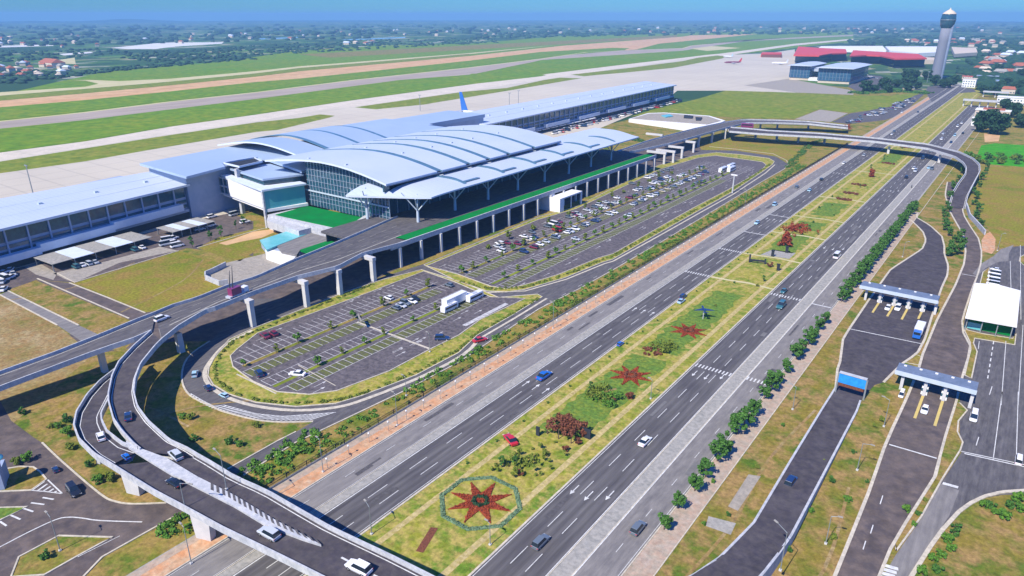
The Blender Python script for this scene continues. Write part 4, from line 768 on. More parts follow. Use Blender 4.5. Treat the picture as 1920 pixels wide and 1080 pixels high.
for x0,x1,ya,yb,k in ((-347,-308,1220,1316,24),(-295,-239,1190,1326,26)):
    n=8; rows=[[ (x0+(x1-x0)*i/n-c[0],y-c[1],22.8+2.2*math.sin(math.pi*i/n)) for i in range(n+1)] for y in (ya,yb)]
    MB().grid(rows,0,True,True).grid([[(p[0],p[1],22.5) for p in rows[0]],rows[0]],0,False,False).grid([[rows[0][-1],rows[1][-1]],[(rows[0][-1][0],rows[0][-1][1],22.5),(rows[1][-1][0],rows[1][-1][1],22.5)]],0,False,True).build('roof',MT['roof'],of_)
prism_at(of_,c,rect(-312,1236,-290,1300),14,18,'link_roof','roof'); prism_at(of_,c,rect(-312,1226,-290,1240),0,5,'entrance_canopy','wallwhite')
def pxr(root,c,px,z0,z1,name,m): return prism_at(root,c,[tuple(G(a,b,z1))[:2] for a,b in px],z0,z1,name,m)
rt_,c=bld('old_terminal','older terminal with red sheet roofs above dark glass halls, left of the control tower','terminal',[(-360,1800)],0)
for px,m in (([(1488,103),(1536,104),(1560,100),(1588,99),(1586,92),(1540,90),(1497,87)],0),([(1593,105),(1625,103),(1650,104),(1678,110),(1738,109),(1722,101),(1650,97),(1600,94)],0)):
    pxr(rt_,c,px,16,18.5,'roof','redroof'); P=[G(a,b,16) for a,b in px]; cc=sum((p for p in P),Vector())/len(P)
    prism_at(rt_,c,[(p.lerp(cc,.04).x,p.lerp(cc,.04).y+6) for p in P],0,16,'glass_hall','glass')
pxr(rt_,c,[(1680,112),(1752,112),(1755,108),(1735,107)],0,9,'side_wing','cream'); pxr(rt_,c,[(1490,108),(1530,109),(1532,106),(1492,105)],0,5,'side_wing','cream')
wr,c=bld('hangar','white flat-roofed hangar row behind the red terminal roofs','hangar',[tuple(G(1650,95,0))[:2]],0)
pxr(wr,c,[(1534,90),(1540,86.5),(1655,86),(1662,94),(1640,93)],2,11,'roof','wallwhite'); pxr(wr,c,[(1660,87),(1757,87),(1757,98),(1722,99.5),(1668,95)],2,11.5,'roof','wallwhite'); pxr(wr,c,[(1784,88),(1830,90),(1833,98),(1790,101)],2,10,'roof','cream')
pb,c=bld('airside_building','low purple-fronted building at the edge of the apron','building',[tuple(G(1450,108))[:2]],0)
pxr(pb,c,[(1427,101),(1465,101),(1466,98),(1429,98)],0,8,'body','redroof'); pxr(pb,c,[(1428,102.2),(1466,103),(1466,101),(1427,101)],0,6.5,'front','maroon')
def house(px,py,wd,dp,h,label,wall='wallwhite',roof='tileroof',rz=0.,cat='building',name='house',pitch=True,group=None,base=0,wins=True,root=None):
    g=G(px,py); r=empty(name,(g.x,g.y,0),rz,label,cat,group)
    MB().box(-wd/2,0,0,wd/2,dp,h).build('wall',MT[wall],r)
    if pitch:
        mb=MB().add([(-wd/2-.6,-.6,h),(wd/2+.6,-.6,h),(wd/2+.6,dp+.6,h),(-wd/2-.6,dp+.6,h),(-wd/2+dp*.15,dp/2,h+dp*.28),(wd/2-dp*.15,dp/2,h+dp*.28)],[(0,1,5,4),(2,3,4,5),(1,2,5),(3,0,4),(0,3,2,1)])
    else: mb=MB().box(-wd/2-.5,-.5,h,wd/2+.5,dp+.5,h+.5)
    mb.build('roof',MT[roof],r)
    if wins:
        for i in range(max(1,int(wd/3.2))):
            for k in range(max(1,int(h/3.3))): MB().box(-wd/2+1+3.2*i,-.06,1.1+3.3*k,-wd/2+2.6+3.2*i,.04,2.5+3.3*k).build('window',MT['glass'],r)
    return r
house(1815,164,17,16,12,'white cube-shaped building between the control tower and the toll booths','wallwhite','cream',pitch=False)
house(1812,152,14,10,7,'low building with pink roof behind the white cube','cream','redroof',pitch=False)
house(1856,161,18,26,7,'pale blue roofed office on the right road beyond the gate','wallwhite','roof2',pitch=False)
house(1829,236,8,8,7,'small white kiosk under the big dark tree beside the highway','wallwhite','wallwhite',pitch=False)
r=house(1858,223,30,18,8,'cream courtyard house with red roof beside the right carriageway','cream','wallwhite',pitch=False); MB().box(-9,3,8.6,10,15,9.6).build('roof_court',MT['tileroof'],r)
house(1905,197,40,16,8,'long white building behind the courtyard house at the right edge','wallwhite','wallwhite',pitch=False)
house(1889,176,16,12,6,'small building with orange tiled roof among the trees','cream','tileroof')
house(1850,150,30,14,6,'grey roofed building by the road bend near the tower','cream','wallblue',pitch=False)
house(1600,150,14,8,3,'low service building beside the office car park','wallwhite','wallwhite',pitch=False) 
# far toll canopy over the right carriageway
r=empty('gate_canopy',(-62,985,0),0,'white far canopy spanning the right carriageway near the tower','toll gate')
MB().box(-12,-4,6.5,22,4,8.2).build('roof',MT['bridge'],r)
for x in (-11,-3,5,13,21): MB().box(x-.6,-.6,0,x+.6,.6,6.5).build('column',MT['pier'],r)
r=empty('gate_canopy',(-50,1115,0),0,'second white canopy farther up the same road','toll gate')
MB().box(-14,-4,6,14,4,7.5).build('roof',MT['bridge'],r)
for x in (-13,0,13): MB().box(x-.6,-.6,0,x+.6,.6,6).build('column',MT['pier'],r)
# sunken building with pale roof between terminal and flyover
r,c=bld('annex_building','low annex with pale teal roof and white wall beside the terminal exit road','building',[tuple(G(1240,235))[:2]],0)
P=[(1179,223),(1215,212),(1245,211),(1330,217),(1360,226),(1330,238),(1300,241)]
pxr(r,c,P,0,3.2,'body','wallwhite'); pxr(r,c,[(1184,222),(1216,213),(1245,212),(1328,218),(1352,226),(1325,233)],3.2,3.6,'roof','pav')
pxr(r,c,[(1240,216),(1255,214),(1262,217),(1248,219)],3.6,4.6,'skylight','teal'); pxr(r,c,[(1283,215),(1300,217),(1298,221),(1282,220)],3.6,4.6,'roof_plant','dark'); pxr(r,c,[(1304,219),(1317,220),(1314,225),(1305,225)],3.6,4.4,'roof_plant','dark')
# carports
for i,(label,f0,f1,b1,b0,h) in enumerate((('larger white slatted carport roof beside the near pier',(-314.5,103.8),(-319,148.5),(-335.5,147),(-331,102.9),3.6),('smaller white carport roof nearer the hall',(-318,157.8),(-319.5,180.8),(-333.5,179.5),(-332,157),3.6))):
    r=empty('carport',(f0[0],f0[1],0),0,label,'carport'); c=f0
    n=5
    for k in range(n):
        a=Vector(f0).lerp(Vector(f1),k/n); b=Vector(f0).lerp(Vector(f1),(k+.96)/n); d=Vector(b0).lerp(Vector(b1),k/n); e=Vector(b0).lerp(Vector(b1),(k+.96)/n)
        prism_at(r,c,[a,b,e,d],h-.2,h,'roof_panel','fascia' if k%2 else 'strip')
        for q in (a,d): q=q.lerp((a+b+d+e)/4,.1); prism_at(r,c,rect(q.x-.15,q.y-.15,q.x+.15,q.y+.15),0,h-.2,'post','steel')
r=empty('covered_walkway',(-372,560,0),0,'row of low white covers along the foot of the far pier','canopy')
for k in range(9): MB().box(8,-60+k*14,2.6,15,-49+k*14,3.1).build('roof_panel',MT['wallwhite'],r)
# toll gates
def toll(label,xs,y,roof,zr,posts):
    x0,x1,ya,yb=roof; r=empty('toll_gate',(x0,y,0),0,label,'toll gate')
    MB().box(0,ya-y,zr-1.0,x1-x0,yb-y,zr).build('roof',MT['gateroof'],r); MB().box(-.1,ya-y-.15,zr-1.2,x1-x0+.1,ya-y,zr+.1).build('fascia',MT['mull'],r)
    for k in range(5): MB().box((x1-x0)*(k+.5)/5-.5,(yb-y)-1.6,zr,(x1-x0)*(k+.5)/5+.2,(yb-y)-1.3,zr+.35).build('roof_light',MT['wallwhite'],r)
    for x in xs:
        MB().box(x-x0-.4,-.45,0,x-x0+.4,.45,zr-1).build('column',MT['pier'],r)
    for a,b,ln in posts:
        MB().box(a-x0-.35,b-y-ln,0,a-x0+.35,b-y,.25).build('lane_island',MT['yellow'],r)
        bt=MB().box(a-x0-.8,b-y+1.2,0,a-x0+.8,b-y+4,2.5).build('booth',MT['wallwhite'],r); MB().box(a-x0-.82,b-y+1.15,1.1,a-x0+.82,b-y+3.8,2.0).build('booth_window',MT['glass'],r)
    MB().box(.5,1.0,zr-2.6,x1-x0-.5,1.3,zr-1.2).build('rear_sign_board',MT['dark'],r)
    return r
toll('wide left toll gate with six white columns over four lanes',(-37.1,-32.3,-27.4,-22.8,-18.2,-14.2),273,(-39.4,-14.0,270.9,276.8),6,[(-32.3,272,10.5),(-27.4,272,11),(-22.8,272,11),(-18.2,272,7)])
toll('narrower right toll gate near the camera with four white columns',(-14.5,-8.7,-3.9,2.4),206.5,(-16.6,3.0,205.2,211),6,[(-8.7,205.5,14),(-3.9,205.5,15)])
# blue sign gantry over the walled ramp
g0=G(1567,735); g1=G(1618,750); d=(g1-g0); r=empty('sign_gantry',g0,math.atan2(d.y,d.x),'blue backed gantry sign across the mouth of the walled ramp','sign')
Ln=d.length; MB().box(-.3,-.2,0,.1,.2,6.2).build('post',MT['steel'],r); MB().box(Ln-.1,-.2,0,Ln+.3,.2,6.2).build('post',MT['steel'],r)
MB().box(.1,-.25,3.4,Ln-.1,.25,6.3).build('panel',MT['signblue'],r); MB().box(.3,-.35,2.5,Ln-.3,-.1,3.3).build('lower_panel',MT['maroon'],r); MB().box(0,-.4,6.3,Ln,.9,6.5).build('cap',MT['bridge'],r)
# height gauge / barrier portals
for (a,b,h,lab) in (((1547,757),(1608,768),.0,0),):
    pass
r=empty('inspection_shed',(-4.6,264,0),0,'open shed with large white roof and green interior beside the right road','shed')
MB().prism([(-.1,-.4),(14.0,1),(13.4,39.4),(-.7,39)],5.0,[5.0,5.0,5.0,5.0]).build('soffit',MT['wallwhite'],r) if False else None
mb=MB(); mb.add([(-.2,-1.5,5.0),(7,-1,5.9),(14.2,-.2,5.0),(13.6,39.4,5.0),(6.6,38.8,5.9),(-.8,38.6,5.0)],[(0,1,4,5),(1,2,3,4)]); mb.add([(-.2,-1.5,4.7),(14.2,-.2,4.7),(13.6,39.4,4.7),(-.8,38.6,4.7)],[(3,2,1,0)]); mb.add([(-.2,-1.5,4.7),(14.2,-.2,4.7),(14.2,-.2,5),(7,-1,5.9),(-.2,-1.5,5.0)],[(0,1,2,3,4)]); mb.add([(-.2,-1.5,4.7),(-.2,-1.5,5),(-.8,38.6,5),(-.8,38.6,4.7)],[(0,1,2,3)]); mb.build('roof',MT['wallwhite'],r)
MB().box(.4,3.2,0,13.4,3.5,4.7).build('green_wall',MT['lawn'],r); MB().box(0,2,0,.4,38,4.7).build('side_wall',MT['glass'],r); MB().box(13.2,2,0,13.5,38,4.7).build('side_wall',MT['dark'],r)
for x in (.6,4.9,9.2,13.2): MB().box(x-.15,0,0,x+.15,.3,4.8).build('column',MT['steel'],r)
MB().box(.9,2.6,0,5,3.1,2.3).build('roller_door',MT['teal'],r)
wl=MB(); wall_strip(wl,[(p.x,p.y) for p in gp([(424,500),(400,512),(386,518),(386,525),(412,536),(428,533)],0)],.5,0,2.2); wl.build('yard_wall',MT['bridge'],label='low white boundary wall around the corner of the grey yard beside the viaduct',cat='wall')
# small sign kiosk at the near junction
g=G(12,900); r=empty('sign_pylon',g,R(-30),'grey-blue sign board with tall slab pylon and round cap on the small junction island','sign')
MB().box(-1.9,-.5,0,2.0,.3,4.4).build('board',MT['wallblue'],r); MB().box(2.0,-.7,0,4.0,.5,7.6).build('pylon',MT['wallblue'],r); MB().lathe([(1.5,7.6),(1.7,7.7),(1.7,7.9),(0.1,8.0)],(3.0,0)).build('round_cap',MT['teal'],r)
# ================================================================ vehicles
CARM={}
def paint(c):
    if c not in CARM:
        v={'white':(.8,.8,.8),'silver':(.5,.53,.56),'black':(.015,.017,.022),'navy':(.015,.04,.12),'blue':(.015,.13,.48),'red':(.5,.02,.03),'grey':(.13,.16,.19),'teal':(.04,.14,.16),'maroon':(.18,.02,.05),'sky':(.36,.56,.68),'yellow':(.7,.5,.1),'magenta':(.22,.03,.10),'beige':(.5,.45,.35)}[c]
        m=D.materials.new('car_paint_'+c); m.use_nodes=True; b=m.node_tree.nodes['Principled BSDF']; b.inputs['Base Color'].default_value=(*v,1); b.inputs['Roughness'].default_value=.3; b.inputs['Coat Weight'].default_value=.6; CARM[c]=m
    return CARM[c]
def ring_loft(mb,st,mi=0):
    """st: list of (y, halfwidth, z0, zmid, z1, topwidth)"""
    rings=[[(-w*.9,y,z0),(-w,y,zm),(-w*.97,y,(zm+z1)/2+.1*(z1-zm)),(-tw,y,z1),(tw,y,z1),(w*.97,y,(zm+z1)/2+.1*(z1-zm)),(w,y,zm),(w*.9,y,z0)] for y,w,z0,zm,z1,tw in st]
    n=8; k=len(mb.v); vs=[p for r in rings for p in r]; fs=[]
    for j in range(len(rings)-1):
        for i in range(n): fs.append((j*n+i,j*n+(i+1)%n,(j+1)*n+(i+1)%n,(j+1)*n+i))
    fs=[f[::-1] for f in fs]
    fs+=[tuple(range(n)),tuple(range((len(rings)-1)*n,len(rings)*n))[::-1]]
    mb.add(vs,[f[::-1] for f in fs],mi)
def frustum(mb,w0,w1,y0,y1,z0,Y0_,Y1_,z1,mi):
    mb.add([(-w0,y0,z0),(w0,y0,z0),(w0,y1,z0),(-w0,y1,z0),(-w1,Y0_,z1),(w1,Y0_,z1),(w1,Y1_,z1),(-w1,Y1_,z1)],[(0,3,2,1),(4,5,6,7),(0,1,5,4),(1,2,6,5),(2,3,7,6),(3,0,4,7)],mi)
KIND={'sedan':(4.6,1.8,.92,1.45,(-.36,.24,-.22,.06)),'suv':(4.7,1.9,1.02,1.78,(-.485,.22,-.43,.08)),'hatch':(4.0,1.75,.95,1.5,(-.47,.22,-.38,.06)),'pickup':(5.2,1.9,1.0,1.75,(-.08,.24,-.02,.12)),'van':(5.2,1.95,1.1,2.2,(-.49,.36,-.485,.24))}
VC={}
def car_parts(kind):
    if kind in VC: return VC[kind]
    L,W,zb,zr,(c0,c1,t0,t1)=KIND[kind]; w=W/2; body=MB()
    ring_loft(body,[(-.5*L,w*.86,.35,.6,zb*.86,w*.74),(-.47*L,w*.95,.28,.62,zb*.97,w*.84),(-.3*L,w,.25,.62,zb,w*.88),(0,w,.25,.62,zb,w*.88),(.22*L,w,.25,.62,zb,w*.88),(.4*L,w*.97,.26,.6,zb*.87,w*.82),(.47*L,w*.9,.3,.55,zb*.78,w*.72),(.5*L,w*.78,.36,.5,zb*.66,w*.6)])
    frustum(body,w*.70,w*.68,t0*L,t1*L,zr-.02,t0*L+.04,t1*L-.04,zr+.03,0)
    if kind=='pickup': body.box(-w*.9,-.5*L,.9,-w*.82,-.1*L,1.15).box(w*.82,-.5*L,.9,w*.9,-.1*L,1.15).box(-w*.9,-.5*L,.9,w*.9,-.485*L,1.15)
    gl=MB(); frustum(gl,w*.87,w*.70,c0*L,c1*L,zb-.04,t0*L,t1*L,zr-.015,0)
    wh=MB().tube((-.11,0,0),(.11,0,0),.34,.34,12,0).tube((-.115,0,0),(.115,0,0),.19,.19,8,1)
    hl=MB().box(-.2,-.05,-.07,.2,.05,.07)
    VC[kind]=(body,gl,wh,hl); return VC[kind]
ME={}
def cached(k,f):
    if k not in ME: ME[k]=f()
    return ME[k]
def vehicle(kind,col,loc,rz,label,cat=None,group=None,detail=True,scale=1.):
    cat=cat or {'suv':'car','sedan':'car','hatch':'car','pickup':'pickup truck','van':'van'}[kind]
    nm={'suv':'parked_suv','sedan':'sedan','hatch':'hatchback','pickup':'pickup_truck','van':'van'}[kind]
    if nm=='parked_suv': nm='suv'
    L,W,zb,zr,_=KIND[kind]; body,gl,wh,hl=car_parts(kind)
    if not detail:
        def f():
            mb=MB(); mb.add(body.v,body.f,0); mb.add(gl.v,gl.f,1)
            for sx in (-1,1):
                for sy in (-.31,.31): mb.add([(p[0]+sx*(W/2-.12),p[1]+sy*L,p[2]+.34) for p in wh.v],wh.f,2)
            return mb.mesh(nm,[paint(col),MT['carglass'],MT['tyre']])
        o=link(nm,cached(('lo',kind,col),f),None,loc,rz); tag(o,label,cat,group); o.scale=(scale,)*3; return o
    r=empty(nm,loc,rz,label,cat,group); r.scale=(scale,)*3
    link('body',cached(('b',kind,col),lambda:body.mesh('body',paint(col))),r); link('windows',cached(('g',kind),lambda:gl.mesh('windows',MT['carglass'])),r)
    for sx in (-1,1):
        for sy in (-.31,.31): link('wheel',cached('w',lambda:wh.mesh('wheel',[MT['tyre'],MT['hub']])),r,(sx*(W/2-.12),sy*L,.34))
        link('headlight',cached('h',lambda:hl.mesh('headlight',MT['lampglass'])),r,(sx*(W*.33),.485*L,.64)); link('tail_light',cached('t',lambda:hl.mesh('tail_light',MT['taillamp'])),r,(sx*(W*.36),-.492*L,.78))
    return r
def bus(col,loc,rz,label,L=8.,W=2.4,Hh=2.9,cat='bus',name='bus'):
    r=empty(name,loc,rz,label,cat)
    mb=MB(); ring_loft(mb,[(-L/2,W*.47,.45,1.1,Hh*.93,W*.40),(-L/2+.25,W*.5,.4,1.1,Hh,W*.44),(L/2-.5,W*.5,.4,1.1,Hh,W*.44),(L/2,W*.46,.45,1.0,Hh*.82,W*.38)]); mb.build('body',paint(col),r)
    MB().box(-W/2-.01,-L/2+.5,Hh*.52,W/2+.01,L/2-.9,Hh*.8).build('side_windows',MT['carglass'],r); MB().box(-W*.4,L/2-.12,Hh*.42,W*.4,L/2+.02,Hh*.78).build('windscreen',MT['carglass'],r)
    MB().box(-.6,-1.5,Hh-.02,.6,1.0,Hh+.22).build('roof_unit',paint('silver'),r)
    for sx in (-1,1):
        for y in (-L*.3,L*.32): link('wheel',cached('w2',lambda:MB().tube((-.14,0,0),(.14,0,0),.45,.45,12,0).tube((-.15,0,0),(.15,0,0),.25,.25,8,1).mesh('wheel',[MT['tyre'],MT['hub']])),r,(sx*(W/2-.16),y,.45))
    return r
def truck(loc,rz,label,box='white',cab='white',L=13.,W=2.5,Hh=3.9,front='signblue'):
    r=empty('lorry',loc,rz,label,'lorry')
    MB().box(-W/2,-L/2,1.1,W/2,L/2-2.6,Hh).build('cargo_box',paint(box),r); MB().box(-W/2+.15,-L/2,.7,W/2-.15,L/2-.4,1.08).build('chassis',MT['dark'],r)
    mb=MB(); mb.add([(-W/2+.1,L/2-2.3,.6),(W/2-.1,L/2-2.3,.6),(W/2-.1,L/2,.6),(-W/2+.1,L/2,.6),(-W/2+.1,L/2-2.3,2.9),(W/2-.1,L/2-2.3,2.9),(W/2-.15,L/2-.5,2.9),(-W/2+.15,L/2-.5,2.9),(-W/2+.1,L/2,1.7),(W/2-.1,L/2,1.7)],[(0,3,2,1),(4,5,6,7),(0,1,5,4),(1,2,9,6,5),(2,3,8,9),(8,7,6,9),(3,0,4,7,8)]); mb.build('cab',paint(cab),r)
    MB().box(-W*.4,L/2-.42,1.75,W*.4,L/2-.02,2.6).build('windscreen',MT['carglass'],r)
    for sx in (-1,1):
        for y in (-L*.38,-L*.28,L*.36): link('wheel',cached('w3',lambda:MB().tube((-.16,0,0),(.16,0,0),.5,.5,12,0).tube((-.17,0,0),(.17,0,0),.28,.28,8,1).mesh('wheel',[MT['tyre'],MT['hub']])),r,(sx*(W/2-.2),y,.5))
    return r
def hd(a,b,z=0):      # heading from pixel a to pixel b
    p=G(*a,z); q=G(*b,z); return math.atan2(-(q.x-p.x),q.y-p.y)
PI=math.pi
V=[('sedan','blue',(1020,708),0,0,'bright blue sedan on the left carriageway below the car park',1.3),('hatch','blue',(1163,647),0,0,'small blue hatchback beside the median kerb of the left carriageway',.8),
('sedan','sky',(1277,567),0,0,'pale blue car beside the median kerb level with the flower stars',1),('suv','navy',(1281,558),0,.0,'navy car just ahead of the pale blue one by the median kerb',.9),
('hatch','sky',(1419,420),PI,0,'pale teal hatchback stopped at the far pedestrian crossing of the left carriageway',1.1),
('suv','teal',(1464,576),PI,0,'dark teal SUV on the right carriageway just past the crossing',1.25),('sedan','teal',(1469,548),PI,0,'smaller dark car ahead of the teal SUV',1),
('van','white',(1569,483),0,0,'white van on the right carriageway beyond the crossing',1.25),('sedan','white',(1209,831),0,0,'white sedan with arrows painted behind it on the right carriageway',1.05),
('suv','grey',(1014,1020),0,0,'blue-grey SUV nearest the camera on the right carriageway',1.0),('suv','grey',(1196,994),0,0,'dark grey SUV on the side lane beside the sidewalk trees',1.0),
('sedan','white',(1363,1064),hd((1363,1064),(1400,1010)),1.9,'white sedan at the bottom of the walled ramp',1.05),('suv','navy',(1482,907),hd((1482,907),(1520,850)),1.0,'navy SUV halfway up the walled ramp',1.05),
('suv','silver',(330,857),hd((330,857),(270,800),8),8,'silver-white SUV on the inner ramp roadway',1.0),('sedan','navy',(241,784),hd((241,784),(238,740),8.3),8.3,'navy car in the bend of the inner ramp',.95),
('hatch','white',(190,822),hd((190,822),(180,790),8),8,'white hatchback in the bend of the outer ramp',1.0),('hatch','blue',(237,859),hd((237,859),(215,840),8),8,'small blue car on the outer ramp behind the white hatchback',.7),
('sedan','black',(328,909),hd((328,909),(300,893),8),8,'black car on the outer roadway beside the light median slab',.95),('suv','silver',(505,1005),hd((505,1005),(450,975),8),8,'silver SUV on the bridge above the footpath',1.05),
('suv','white',(673,1069),hd((673,1069),(610,1038),8),8,'white SUV at the bottom edge of the highway bridge',1.1),
('suv','white',(304,600),hd((304,600),(330,590),9.7),9.7,'white car on the straight viaduct by the fork markings',1.0),
('hatch','sky',(366,704),hd((366,704),(372,680)),0,'pale blue hatchback in the bend of the loop road',1.0),('hatch','navy',(391,730),hd((391,730),(375,712)),0,'navy hatchback behind the pale one in the loop road bend',.95),('hatch','sky',(420,744),hd((420,744),(400,735)),0,'small light blue car, last of three in the loop road bend',.8),
('suv','navy',(486,703),PI/2*.8,0,'navy SUV with pale roof parked at the tip of the near car park',1),('sedan','white',(558,704),PI/2*1.3,0,'white sedan parked at the tip of the near car park',1.1),
('suv','navy',(829,637),-.9,0,'dark blue SUV in the open lane of the near car park',1.05),('sedan','red',(900,640),-.4,0,'red sedan on the road between car park and hedge',1.1),
('suv','black',(139,924),hd((139,924),(165,955)),0,'black SUV on the junction road at the lower left',1.1),('hatch','navy',(105,883),hd((105,883),(90,860)),0,'dark small car half hidden in the junction shade',.7),
('hatch','white',(1733,772),PI,0,'white car leaving the right toll gate between yellow islands',1.0),('van','white',(1825,785),PI,0,'white van parked against the right toll gate column',.95),
('van','white',(1690,742),PI,0,'white van beside the left column of the right toll gate',.7),('suv','white',(1683,580),PI,0,'white SUV waiting at the left toll gate',1.0),('hatch','white',(1664,580),PI,0,'white hatchback beside the waiting SUV at the left toll gate',1.0),
('van','white',(1909,866),0,0,'white van at the right edge below the inspection road',.8),
('red','red',(958,828),0,0,'',1),
]
for k,col,p,rz,z,lab,s in V:
    if k=='red': vehicle('sedan','red',G(957,828),1.1,'red car standing on the dry median grass next to the left carriageway',scale=1.15); continue
    vehicle(k,col,G(p[0],p[1],z),rz,lab,scale=s)
for k,(x,y,kk) in enumerate(((1865,507,'hatch'),(1864,514,'van'),(1863,521,'van'),(1862,528,'van'),(1861,534,'van'))):
    vehicle(kk,'white',G(x,y),PI/2,('white hatchback farthest from the inspection shed' if k==0 else 'white van parked in the short row behind the inspection shed'),group='white vans behind the inspection shed',scale=.85)
truck(G(857,571),0,'white box lorry with long cargo body parked in the middle of the near car park',L=14,Hh=4.2)
bus('white',G(843,582),0,'white minibus left of the parked lorry',7.5,2.3,2.7); bus('white',G(890,562),0,'white minibus to the right of the parked lorry',8.2,2.4,2.8)
truck(G(1721,628),PI,'lorry with bright blue cab and white box approaching below the left toll gate',L=9.5,Hh=3.4,cab='blue')
for k,(x,y) in enumerate(((-164.5,463),(-164,477),(-160.5,468))): bus('white',(x,y,0),0,('white coach parked in the cluster at the far end of the car park'),11,2.5,3.2,name='coach')
for o in [q for q in D.objects if q.name.startswith('coach')]: o['group']='coaches at the far end of the car park'
# crane on the viaduct
g=G(446,556,10.6); r=empty('crane_truck',g,hd((446,556),(470,546),10.6),'magenta crane truck with two thin booms working on the viaduct','crane truck')
MB().box(-1.2,-4,.7,1.2,4,1.3).build('chassis',paint('silver'),r); MB().box(-1.1,2.2,1.3,1.1,4,2.8).build('cab',paint('white'),r); MB().box(-1.0,-3,1.3,1.1,1,3.8).build('turret',paint('magenta'),r)
MB().tube((-.4,-2.5,3.2),(-3.5,1,8.5),.22,.08,6).build('boom',MT['dark'],r); MB().tube((.5,-2,3.2),(-4.4,3,9.5),.2,.08,6).build('boom',MT['dark'],r)
for sx in (-1,1):
    for y in (-2.8,-1.6,2.9): link('wheel',ME['w3'],r,(sx*1.1,y,.5))
g=G(1401,240,8.4); bus('magenta',g,hd((1401,240),(1420,241),8.4),'magenta and purple truck where the flyover leaves the terminal viaduct',10,2.8,4.2,'truck','truck')
# moving traffic farther up
cols=['white','silver','black','sky','grey','white','navy']
def far_car(px,py,rz,i,lab,grp,sc=1.1): return vehicle(('sedan','suv','hatch')[i%3],cols[i%7],G(px,py),rz,lab%cols[i%7],group=grp,detail=False,scale=sc)
for i,(px,py) in enumerate(((1582,307),(1620,292),(1540,338),(1518,358),(1676,248),(1672,253),(1721,211),(1691,212),(1638,262),(1665,270),(1453,385),(1494,352))): far_car(px,py,0,i,'%s car on the far stretch of the left carriageway','cars far up the left carriageway')
for i,(px,py) in enumerate(((1713,317),(1716,322),(1699,334),(1741,316),(1747,318),(1765,262),(1783,268),(1795,238),(1768,252),(1805,251),(1790,255),(1745,285),(1803,232),(1730,298))): far_car(px,py,PI,i,'%s car on the far stretch of the right carriageway','cars far up the right carriageway',1.15)
g=G(1709,352); r=empty('motorcycle',g,PI,'dark motorcycle on the strip beside the right carriageway','motorcycle'); MB().box(-.2,-1,.4,.2,1,1.0).build('frame',paint('black'),r); MB().tube((-.08,-.8,.35),(.08,-.8,.35),.35,.35,10).build('wheel',MT['tyre'],r); MB().tube((-.08,.8,.35),(.08,.8,.35),.35,.35,10).build('wheel',MT['tyre'],r); MB().tube((0,-.1,1),(0,.15,1.7),.28,.2,8).build('rider',paint('black'),r)
# parked cars
rr=random.Random(11)
pcol=['white','silver','silver','grey','grey','navy','black','white','beige','silver','maroon']
def park_row(x,y0,y1,fill,lab,grp,LT,rz0=PI/2):
    y=y0
    while y<y1:
        if rr.random()<fill and inside(LT,x-1.5,y) and inside(LT,x+1.5,y):
            c=rr.choice(pcol); vehicle(rr.choice(('sedan','suv','hatch')),c,(x+rr.uniform(-.4,.4),y+1.3,.14),rz0+(PI if rr.random()<.5 else 0)+rr.uniform(-.05,.05),lab%c,group=grp,detail=False)
        y+=2.6
park_row(-186.5,225,440,.27,'%s car parked in the second row out from the deck columns','cars parked in the second row from the deck columns',L2)
park_row(-196.7,300,450,.35,'%s car parked in the row nearest the deck columns','cars parked in the row nearest the deck columns',L2)
park_row(-181.2,232,470,.28,'%s car parked on the terminal side of the olive tree strip','cars parked along the olive tree strip, terminal side',L2)
park_row(-172.4,240,480,.4,'%s car parked on the highway side of the olive tree strip','cars parked along the olive tree strip, highway side',L2)
park_row(-163.5,205,470,.05,'%s car parked beside the greener planting strip of the far car park','cars beside the greener planting strip',L2)
park_row(-181.2,165,190,.15,'%s car parked near the white lorry in the near car park','cars parked near the lorry',L1); park_row(-172.4,160,190,.45,'%s car in the dark row just left of the lorry','cars in the row left of the lorry',L1)
for i,(px,py,c,k) in enumerate(((497,632,'maroon','sedan'),(513,628,'maroon','hatch'),(1044,433,'red','van'),(1037,422,'white','van'),(1042,444,'white','sedan'),(937,459,'white','suv'),(933,464,'silver','sedan'))):
    vehicle(k,c,G(px,py,.12),PI/2*.9,('%s %s in the %s'%(('dark maroon','maroon','bright red','white','white','white','silver')[i],('sedan','hatchback','van','van behind the red van','sedan in front of the red van','SUV','sedan')[i],('near car park beneath the third viaduct pier','near car park just past the maroon sedan','far car park among white vehicles','far car park','far car park','bays facing the eighth deck column','bays in front of the white SUV')[i])),detail=False,scale=1.1)
for i in range(6): vehicle('sedan' if i%2 else 'suv',('teal','white','silver','silver','teal','white')[i],G(142+(i*12 if i<5 else 68),502-i*2.8,.1) if i<4 else G(252+(i-4)*14,470-(i-4)*4,.1),PI/2,'%s car parked in front of the larger carport'%('teal','white','silver','silver','teal','white')[i],group='cars in front of the larger carport',detail=False,scale=1.1)
for i,(px,py) in enumerate(((8,513),(20,508),(25,515),(8,524),(22,521),(6,530),(8,544))): vehicle('van' if i==3 else 'sedan',('white','white','silver')[i%3],G(px,py,.1),rr.uniform(0,3),'%s vehicle in the huddle at the left edge below the pier'%('white','white','silver')[i%3],group='vehicles at the left edge below the pier',detail=False,scale=1.15)
for i,(px,py) in enumerate(((315,452),(325,449),(312,460),(328,457),(333,463),(375,432),(395,425),(398,408),(440,404),(460,418))): vehicle('suv' if i%2 else 'van',('white','white','silver')[i%3],G(px,py,.1),rr.uniform(-.3,.3),'%s vehicle standing beside the smaller carport'%('white','white','silver')[i%3],group='vehicles beside the smaller carport',detail=False,scale=1.15)
